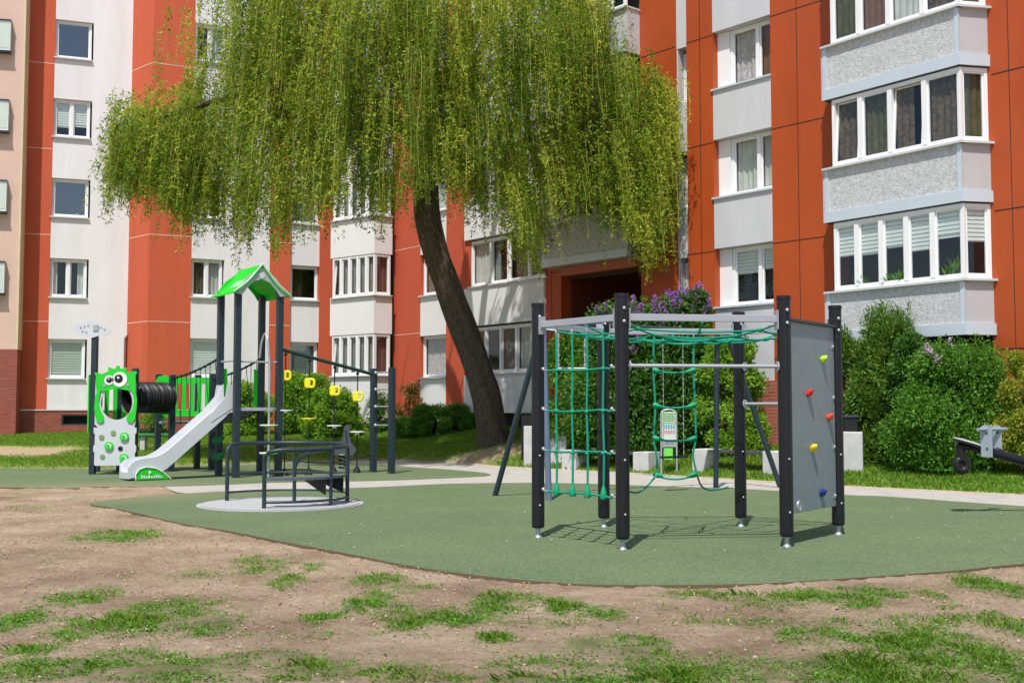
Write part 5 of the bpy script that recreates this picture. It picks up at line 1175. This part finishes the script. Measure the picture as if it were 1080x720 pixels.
g_ = MB(); cen_ = [(1.36, .03), (1.52, .17), (1.68, .26), (1.88, .29), (2.02, .25), (2.09, .15), (2.09, .03)]
ft_pts = [mid+out*x-e2_*.325+V3(0, 0, z) for x, z in cen_]
g_.poly(ft_pts, -e2_*.03); fp = g_.build('slide_foot', M['lime'], SLD)
g_.v = []; g_.f = []; g_.mi = []
rim = MB(); rim.tube([p-e2_*.036 for p in ft_pts], .012, 6); rim.build('foot_rim', M['white'], fp)
wr = MB()   # illegible white lettering on the foot: short strokes
for i in range(9):
    x = 1.55+.05*i; wr.box(mid+out*(x+.0)-e2_*.358+V3(0, 0, .06), out*.03, -e2_*.004, V3(0, 0, .035+.015*((i*7) % 3)))
wr.ball(mid+out*1.80-e2_*.356+V3(0, 0, .17), .03, 8); wr.build('foot_mark', M['white'], fp)
g_ = MB(); g_.box(mid+out*1.95-e2_*.2, out*.08, e2_*.4, V3(0, 0, .16)); g_.build('slide_support', M['slide'], SLD)
# second module
F2 = V3(X_at(182, 26.9), 26.9, 0); R2 = F2+V3(.80, .57, 0); L2 = F2+V3(-.57, .79, 0); B2_ = L2+V3(.80, .57, 0)
for p in (F2, R2, L2, B2_): sqpost(p, 2.28 if p is F2 else 2.32)
pl = MB(); pl.box(F2+V3(0, 0, 1.12), R2-F2, L2-F2, V3(0, 0, .06)); pl.build('platform', M['alu'], PT)
# picket panel on the rear side
pk = MB(); a_, b_ = L2, B2_+V3(.0, 0, 0); a_ = V3(X_at(168, 27.75), 27.75, 0); b_ = V3(X_at(222, 27.9), 27.9, 0); dv = (b_-a_); 
def prow(t0_, t1_, z0_, z1_): pk.box(a_+dv*t0_+V3(0, -.02, z0_), dv*(t1_-t0_), V3(0, .03, 0), V3(0, 0, z1_-z0_))
prow(0, 1, 1.3, 1.42); prow(0, 1, 2.1, 2.24); prow(0, .36, 1.42, 2.1)
for t in (.45, .60, .75, .90): prow(t, t+.08, 1.42, 2.1)
pk.build('picket_panel', M['lime'], PT)
sp_p = MB(); sp_p.poly([V3(X_at(x, 26.95), 26.95, CAMZ+(430-y)*26.95/F) for x, y in ((164, 437), (164, 402), (167, 397), (174, 395.5), (179, 398), (181, 404), (181, 437))], (0, .03, 0)); sp_p.build('tunnel_end_panel', M['lime'], PT)
# bridge: ropes, verticals and planks
bridge_ropes = MB(); pkn = MB()
ha = [(F2, TL), (R2, TB)]
for (a_, b_) in ha:
    A_ = V3(a_.x, a_.y, 2.2); B__ = V3(b_.x, b_.y, 2.62); top = sag(A_, B__, .06, 10); bot = sag(V3(a_.x, a_.y, 1.16), V3(b_.x, b_.y, 1.46), .12, 10); bridge_ropes.tube(top, .024, 7); bridge_ropes.tube(bot, .014, 6)
    for i in range(1, 10):
        j = min(10, i+(1 if i % 2 else 0)); bridge_ropes.tube([top[i], bot[j]], .009, 5)
        pkn.ball(top[i], .035, 7); pkn.ball(bot[j], .025, 7)
BRG = bridge_ropes.build('rope_bridge', M['darkrope'], PT, smooth=True); pkn.each('rope_knot', M['black'], BRG, smooth=True)
bl_ = sag(V3(F2.x, F2.y, 1.16), V3(TL.x, TL.y, 1.46), .12, 10); br_ = sag(V3(R2.x, R2.y, 1.16), V3(TB.x, TB.y, 1.46), .12, 10)
for i in range(1, 10):
    mb = MB(); q = (bl_[i]-bl_[i-1]).normalized()*.13; mb.box(bl_[i]-q/2, br_[i]-bl_[i], q, V3(0, 0, .03)); mb.build('bridge_plank', M['anthracite'], BRG)
# first module with the monster-face panel
YM = 25.65
mpx = lambda x, y, yy=YM: V3(X_at(x, yy), yy, CAMZ+(430-y)*yy/F)
Z3 = lambda x, y, yy=YM: mpx(80+x/3.6, 320+y/3.6, yy)
pFL, pFR = V3(X_at(99.5, 25.75), 25.75, 0), V3(X_at(143, 25.75), 25.75, 0); pBR = V3(X_at(128, 26.8), 26.8, 0); pBL = V3(X_at(104, 26.8), 26.8, 0)
pBR2 = V3(X_at(144, 26.8), 26.8, 0)
def post2(p, h): mb = MB(); mb.cbox(p, .13, .13, h); return mb.build('post', M['anthracite'], PT, bevel=.012)
post2(pFL, 3.28); post2(pFR, 2.40); post2(pBR, 2.3); post2(pBL, 2.3)
pl = MB(); pl.box(pFL+V3(0, .06, .98), V3(pFR.x-pFL.x, 0, 0), V3(0, 1.0, 0), V3(0, 0, .05)); pl.build('platform', M['alu'], PT)
# grey plate with round opening
def plate(outer, c, rx, ry, y, th, name, m, par, n=40):
    """outer: convex list; ring between outer outline and the elliptical hole"""
    vo, vi = [], []
    for i in range(n):
        an = 2*math.pi*i/n; dx, dz = math.cos(an), math.sin(an); best = 9
        for j in range(len(outer)):
            (x1, z1), (x2, z2) = outer[j-1], outer[j]; ex, ez = x2-x1, z2-z1; den = dx*ez-dz*ex
            if abs(den) < 1e-9: continue
            t = ((x1-c[0])*ez-(z1-c[1])*ex)/den; u_ = ((x1-c[0])*dz-(z1-c[1])*dx)/den
            if t > 0 and -1e-6 <= u_ <= 1+1e-6: best = min(best, t)
        vo.append((c[0]+dx*best, c[1]+dz*best)); vi.append((c[0]+dx*rx, c[1]+dz*ry))
    mb = MB(); V = [V3(x, y, z) for x, z in vo]+[V3(x, y, z) for x, z in vi]+[V3(x, y+th, z) for x, z in vo]+[V3(x, y+th, z) for x, z in vi]
    fs = []
    for i in range(n):
        j = (i+1) % n; fs += [(i, n+i, n+j, j), (2*n+i, 2*n+j, 3*n+j, 3*n+i), (i, j, 2*n+j, 2*n+i), (n+i, 3*n+i, 3*n+j, n+j)]
    mb.add(V, fs); return mb.build(name, m, par)
x0_, x1_ = Z3(75, 0).x, Z3(230, 0).x; zt_, zb_ = Z3(0, 290).z, Z3(0, 470).z; hc = Z3(157, 376)
GP = plate([(x0_, zb_), (x1_, zb_), (x1_, zt_), (x0_, zt_)], (hc.x, hc.z), .355, .385, YM, .03, 'face_panel', M['slide'], PT)
lowp = [(72, 470), (72, 490), (77, 495), (77, 535), (72, 540), (72, 560), (77, 565), (76, 608), (80, 614), (228, 612), (230, 565), (234, 560), (234, 540), (229, 535), (229, 495), (234, 490), (234, 470)]
g_ = MB(); g_.poly([Z3(x, y) for x, y in lowp][::-1], (0, .03, 0)); lower = g_.build('climbing_panel', M['slide'], PT)
for (x, y, r_, m_) in ((103, 507, 10, 'holegreen'), (147, 491, 10, 'holegreen'), (190, 505, 17, 'lime'), (132, 540, 17, 'lime'), (175, 549, 9, 'black'), (108, 580, 9, 'holegreen'), (190, 585, 17, 'lime')):
    c = Z3(x, y, YM-.002); rad_ = r_/3.6/F*YM; mb = MB(); mb.tube([c, c-V3(0, .012 if r_ < 12 else .035, 0)], rad_, 18)
    ho = mb.build('hold', M[m_], lower)
    if r_ > 12: mb = MB(); mb.tube([c-V3(0, .036, 0), c-V3(0, .045, 0)], rad_*.62, 16); mb.build('hold_centre', M['white'], ho); mb = MB(); mb.tube([c-V3(0.01, .046, 0), c-V3(.01, .056, 0)], rad_*.45, 12); mb.build('hold_boss', M['lime'], ho)
head = [(70, 262), (82, 262), (98, 268), (112, 262), (124, 256), (121, 246), (126, 241), (139, 248), (150, 247), (154, 236), (164, 236), (167, 247), (181, 247), (190, 243), (193, 249), (190, 258), (206, 262), (220, 256), (232, 260), (226, 275), (228, 300), (222, 322), (200, 330), (180, 326), (157, 322), (135, 326), (112, 332), (96, 330), (80, 320), (74, 300), (77, 278)]
g_ = MB(); g_.poly([Z3(x, y, YM-.032) for x, y in head][::-1], (0, .03, 0)); HD = g_.build('monster_head', M['lime'], PT)
for arm in ([(74, 300), (98, 322), (92, 345), (88, 372), (94, 402), (108, 428), (110, 446), (96, 454), (82, 446), (76, 425), (72, 398), (74, 360), (80, 335)], [(228, 300), (206, 322), (218, 345), (222, 372), (216, 402), (200, 422), (194, 436), (202, 450), (218, 452), (228, 436), (232, 405), (234, 365), (228, 335)]):
    g_ = MB(); g_.poly([Z3(x, y, YM-.031) for x, y in arm], (0, .028, 0)); g_.build('monster_arm', M['lime'], PT)
for (x, y, r_, px_, py_, pr) in ((167, 288, 28, 163, 285, 16), (127, 291, 18, 127, 290, 11)):
    c = Z3(x, y, YM-.034); mb = MB(); mb.tube([c, c-V3(0, .012, 0)], r_/3.6/F*YM, 28); ey = mb.build('eye', M['white'], HD)
    c = Z3(px_, py_, YM-.047); mb = MB(); mb.tube([c, c-V3(0, .006, 0)], pr/3.6/F*YM, 22); pu = mb.build('pupil', M['black'], ey)
    c = Z3(px_-2, py_-4, YM-.054); mb = MB(); mb.tube([c, c-V3(0, .003, 0)], pr*.28/3.6/F*YM, 10); mb.build('eye_glint', M['white'], pu)
for (x, y) in ((110, 311), (199, 310)):
    c = Z3(x, y, YM-.034); mb = MB(); mb.tube([c, c-V3(0, .01, 0)], .035, 12); mb.build('cheek_spot', M['steel'], HD)
# bars behind the opening and green side panel
pk = MB()
for i in range(5):
    x = pBL.x-.02+i*.20; pk.box(V3(x, 26.72, 1.02), V3(.10, 0, 0), V3(0, .02, 0), V3(0, 0, 1.2))
pk.box(V3(pBL.x-.1, 26.745, 1.0), V3(1.1, 0, 0), V3(0, .02, 0), V3(0, 0, .2)); pk.build('rear_bars', M['lime'], PT)
g_ = MB(); xg = X_at(96.5, 25.8); g_.box(V3(xg-.08, 25.82, .95), V3(.03, 0, 0), V3(0, .85, 0), V3(0, 0, 1.3)); g_.build('side_panel', M['lime'], PT)
# cloud sign on the tall post
cl_ = [(76, 347), (80, 342), (86, 341), (91, 338), (98, 339), (104, 340.5), (110, 343), (115, 347), (116, 350), (111, 353.5), (103, 354), (96, 356), (88, 354), (80, 352)]
g_ = MB(); g_.poly(spline([mpx(x, y, 25.66) for x, y in cl_], 3, True), (0, .02, 0)); CL = g_.build('cloud_sign', M['slide'], PT)
g_ = MB(); g_.box(mpx(97, 348.5, 25.64), V3(.12, 0, 0), V3(0, .015, 0), V3(0, 0, .13)); g_.build('sign_clamp', M['steel'], CL)
g_ = MB()
for i, (x, y) in enumerate(((84, 345), (88, 344), (92, 343), (105, 345), (109, 347), (86, 349), (90, 350))): c = mpx(x, y, 25.655); g_.tube([c, c-V3(0, .006, 0)], .022, 8)
g_.build('cloud_dots', M['alu'], CL)
# tunnel
ta, tb_ = V3(X_at(138, 26.15), 26.15, 1.74), V3(X_at(176.5, 27.0), 27.0, 1.74); dt = tb_-ta; n = 61; pts = [ta+dt*i/(n-1) for i in range(n)]
mb = MB(); mb.tube(pts, [.345+.022*math.cos(i/(n-1)*2*math.pi*13) for i in range(n)], 28, cap=False); mb.tube([p for p in pts[::-1]], [.32]*n, 28, cap=False); mb.build('tunnel', M['black'], PT, smooth=True)
# right: sloped beam with hanging steps, ladder posts
LD1, LD2 = G(393.5, 498), G(412.8, 499.5)
def post3(p, h): mb = MB(); dx = (LD2-LD1); mb.cbox(p, .13, .13, h, (dx.x, dx.y)); return mb.build('post', M['anthracite'], PT, bevel=.012)
post3(LD1, 2.42); post3(LD2, 2.42)
bA = V3(TRt.x, TRt.y, 2.80); bB = V3(LD1.x, LD1.y, 2.28); tubething('sloping_beam', [bA, bB], .04, 'darkrope', PT)
for z in (2.32, 1.93, 1.53, 1.10):
    dv = (LD2-LD1); mb = MB(); mb.tube([LD1+V3(0, 0, z), LD2+V3(0, 0, z)], .018, 8); mb.ball(LD1+dv*.12+V3(0, -.03, z), .04, 8); mb.build('rung', M['steel'], PT, smooth=True)
for (px, hy, sy, top_y) in ((299, 396, 433, 370), (323.5, 404, 441.5, 376), (350, 412, 449, 383), (375, 418, 455.5, 389)):
    f = (px-292.6)/(393-292.6); b_ = bA.lerp(bB, f); z_ = lambda y: CAMZ+(430-y)*b_.y/F
    mb = MB(); mb.tube([V3(b_.x, b_.y, b_.z), V3(b_.x, b_.y, .06)], .014, 6); mb.ball(V3(b_.x, b_.y, b_.z-.08), .04, 8); 
    HS = mb.build('hanging_rope', M['black'], PT, smooth=True)
    c = V3(b_.x, b_.y-.02, z_(hy)); mb = MB(); hw_ = .13; ol = [V3(.13*math.cos(t)+.0, 0, .12*math.sin(t)) for t in np.linspace(0, 2*math.pi, 21)[:-1]]
    ol = [V3(max(-.08, min(.11, p.x*.95)), 0, max(-.085, min(.085, p.z*.95))) for p in ol]; mb.tube([c+p for p in ol]+[c+ol[0]], .032, 8); mb.box(c+V3(-.065, -.03, -.085), V3(.09, 0, 0), V3(0, .05, 0), V3(0, 0, .17)); mb.build('hand_grip', M['yel'], HS, smooth=True)
    c = V3(b_.x, b_.y, z_(sy)); mb = MB(); mb.cyl(c, .17, .022, 18); mb.cyl(c-V3(0, 0, .05), .05, .05, 10); mb.build('step_plate', M['yel'] if px in (323.5,) else M['white'], HS)
    mb = MB(); mb.cyl(V3(b_.x, b_.y, 0.0), .10, .17, 12, .03); mb.build('ground_anchor', M['black'], HS)
tubething('low_rope', sag(V3(TRt.x, TRt.y, .42), V3(LD1.x, LD1.y, .42), .15, 10), .013, 'black', PT)
# ------------------------------------------------------------------ benches and blocks behind the frame
def conc(p0, ax, L_, w_, h, name, par, taper=0):
    mb = MB(); a_ = V3(*ax, 0).normalized(); n_ = V3(-a_.y, a_.x, 0); z0 = p0.z-.1
    c0 = V3(p0.x, p0.y, z0); mb.hexa([c0, c0+a_*(L_-taper), c0+a_*(L_-taper)+n_*w_, c0+n_*w_, c0+V3(0, 0, h+.1), c0+a_*L_+V3(0, 0, h+.1), c0+a_*L_+n_*w_+V3(0, 0, h+.1), c0+n_*w_+V3(0, 0, h+.1)])
    return mb.build(name, M['concrete'], par, bevel=.015)
def onl(px, Y): x = X_at(px, Y); return V3(x, Y, gz(x, Y)-.0)
ax = (.66, -.75)
# left ensemble: tall block, bench
b0 = onl(552, 28.45); BK = thing('concrete_block', 'tall upright pale concrete slab at the left end of the benches', 'concrete block', tuple(b0), 'upright concrete slabs')
mb = MB(); e_ = onl(597, 27.9); mb.box(V3(b0.x, b0.y, .0), V3(e_.x-b0.x, e_.y-b0.y, 0), V3(.12, .3, 0), V3(0, 0, 1.05)); mb.build('slab', M['concrete'], BK, bevel=.02)
bn = MB(); q = onl(554, 29.1); bn.cbox(V3(q.x+.2, q.y, .1), .55, .4, 1.25, (1, -.2)); bin1 = bn.build('bin_body', M['black'], tag(thing('litter_bin', 'dark litter bin showing above the tall concrete slab on the left', 'litter bin', (q.x+.2, q.y, .1)), group='dark litter bins behind the concrete slabs'), bevel=.02)
mb = MB(); mb.cbox(V3(q.x+.2, q.y, 1.35), .60, .46, .05, (1, -.2)); mb.build('bin_lid', M['anthracite'], bin1.parent, bevel=.01)
def bench(pxa, Ya, pxb, Yb, h, label, name='park_bench', tap=0):
    a_ = onl(pxa, Ya); b_ = onl(pxb, Yb); a_.z = b_.z = min(a_.z, b_.z); root = thing(name, label, 'bench', tuple((a_+b_)/2), 'concrete-ended benches behind the climbing frame'); d_ = (b_-a_).normalized(); n_ = V3(-d_.y, d_.x, 0); L_ = (b_-a_).length; z0 = a_.z-.12; zt = a_.z+h
    for s in (0, 1):
        o_ = a_ if s == 0 else b_-d_*.42; in_ = tap if s == 0 else 0
        mb = MB(); c0 = V3(o_.x, o_.y, z0); sh0, sh1 = (0, -in_) if s == 0 else (in_, 0)
        mb.hexa([c0+d_*sh0*(1 if s else 0), c0+d_*(.42+sh1), c0+d_*(.42+sh1)+n_*.5, c0+d_*sh0*(1 if s else 0)+n_*.5, c0+V3(0, 0, zt-z0), c0+d_*.42+V3(0, 0, zt-z0), c0+d_*.42+n_*.5+V3(0, 0, zt-z0), c0+n_*.5+V3(0, 0, zt-z0)])
        mb.build('bench_end', M['concrete'], root, bevel=.015)
    mb = MB()
    for i in range(4): mb.box(V3(a_.x, a_.y, zt-.07)+d_*.425+n_*(.03+i*.115), d_*(L_-.85), n_*.10, V3(0, 0, .06))
    mb.build('seat', M['timber'], root, bevel=.006); return root
bench(592, 27.4, 683, 25.8, .50, 'long concrete-ended bench with dark seat boards, behind the rope net on the left')
bench(729, 25.0, 821, 23.35, .50, 'long concrete-ended bench with dark seat boards, behind the rear posts on the right', tap=.16)
b0 = onl(868, 23.1); BK = thing('concrete_block', 'tall upright pale concrete slab right of the climbing board', 'concrete block', tuple(b0), 'upright concrete slabs')
e_ = onl(908.5, 22.75); mb = MB(); mb.box(V3(b0.x, b0.y, .0), V3(e_.x-b0.x, e_.y-b0.y, 0), V3(.1, .28, 0), V3(0, 0, 1.02)); mb.build('slab', M['concrete'], BK, bevel=.02)
q = onl(896, 23.35); rt_ = thing('litter_bin', 'dark litter bin showing above the tall concrete slab on the right', 'litter bin', (q.x, q.y, .1), 'dark litter bins behind the concrete slabs'); bn = MB(); bn.cbox(V3(q.x, q.y, .1), .28, .3, 1.2, (1, -.2)); bn.build('bin_body', M['black'], rt_, bevel=.02); mb = MB(); mb.cbox(V3(q.x, q.y, 1.3), .32, .34, .05, (1, -.2)); mb.build('bin_lid', M['anthracite'], rt_, bevel=.01)
# green bench far left
q = onl(153, 32.4); GB = thing('green_bench', 'small bench with a green seat board on the lawn, seen under the black tunnel', 'bench', tuple(q))
mb = MB(); mb.cbox(q+V3(.45, 0, .42), 1.5, .45, .07, (1, .1)); mb.build('seat', M['benchgreen'], GB, bevel=.01)
for dx in (.0, .95): mb = MB(); mb.cbox(q+V3(dx, 0, -.1), .14, .4, .515, (1, .1)); mb.build('leg', M['concrete'], GB, bevel=.01)
# information board between the benches
q = onl(705, 25.15); IB = thing('information_board', 'narrow upright information board with green header, between the two benches', 'sign', tuple(q))
hw_ = .17; zt = CAMZ+(-0)*0+ (430-430)*0; 
def zpx(y): return CAMZ+(430-y)*q.y/F
mb = MB(); r_ = hw_; zt_ = zpx(431.5)
pts = [V3(q.x-r_, q.y, q.z-.1), V3(q.x-r_, q.y, zt_-.1)]+[V3(q.x-r_*math.cos(t), q.y, zt_-.1+.1*math.sin(t)) for t in np.linspace(.2, math.pi-.2, 9)]+[V3(q.x+r_, q.y, zt_-.1), V3(q.x+r_, q.y, q.z-.1)]
mb.tube(pts, .02, 8); mb.build('frame', M['steel'], IB, smooth=True)
def sgn(y0, y1, m_, name, x0_=-hw_+.02, x1_=hw_-.02, yy=-.01, par=IB): g_ = MB(); g_.box(V3(q.x+x0_, q.y+yy-.006, zpx(y1)), V3(x1_-x0_, 0, 0), V3(0, .006, 0), V3(0, 0, zpx(y0)-zpx(y1))); return g_.build(name, m_, par)
SGN = sgn(434, 471, mat('sign_board', (.55, .62, .55), .5), 'sign_board'); palg = mat('sign_green', (.35, .55, .32), .5); dk = mat('sign_print', (.08, .12, .1), .6); pk_ = mat('sign_pink_print', (.6, .2, .3), .6); bl2 = mat('sign_blue_print', (.1, .35, .45), .6); sil = M['alu']
sgn(434.5, 446, palg, 'sign_header', yy=-.018, par=SGN); sgn(463, 470.5, M['steel'], 'sign_footer', yy=-.018, par=SGN)
tx = MB()
for i, y in enumerate((436.2, 438.4, 440.6, 442.8)):
    x = -.12
    while x < .11: l_ = random.uniform(.012, .04); tx.box(V3(q.x+x, q.y-.03, zpx(y+.7)), V3(l_, 0, 0), V3(0, .004, 0), V3(0, 0, .012)); x += l_+.012
for y in (465, 467): tx.box(V3(q.x-.1, q.y-.03, zpx(y+.6)), V3(.2, 0, 0), V3(0, .004, 0), V3(0, 0, .010))
tx.build('sign_text', dk, SGN)
for m_, y0, y1, nm in ((bl2, 447.5, 451.5, 'sign_pictogram'), (pk_, 453.5, 456.5, 'sign_symbol')):
    g_ = MB()
    for i in range(5): g_.box(V3(q.x-.13+i*.055, q.y-.024, zpx(y1)), V3(.034, 0, 0), V3(0, .005, 0), V3(0, 0, zpx(y0)-zpx(y1)))
    g_.build(nm, m_, SGN)
sgn(472, 484, mat('bright_green_notice', (.15, .62, .08), .5), 'notice', -.11, .08, -.01)
# tiny litter specks on the rubber
mb = MB()
for i in range(60):
    x = random.uniform(-3, 8); y = random.uniform(12, 17)
    if inpoly(np.array([x]), np.array([y]), RUBBER)[0]: mb.ball((x, y, .016), random.uniform(.006, .014), 6, 1, 1, .4)
tag(mb.build('petals', mat('fallen_petal', (.55, .5, .4), .8)), 'pale fallen petals and crumbs on the green rubber', 'petals', kind='stuff')
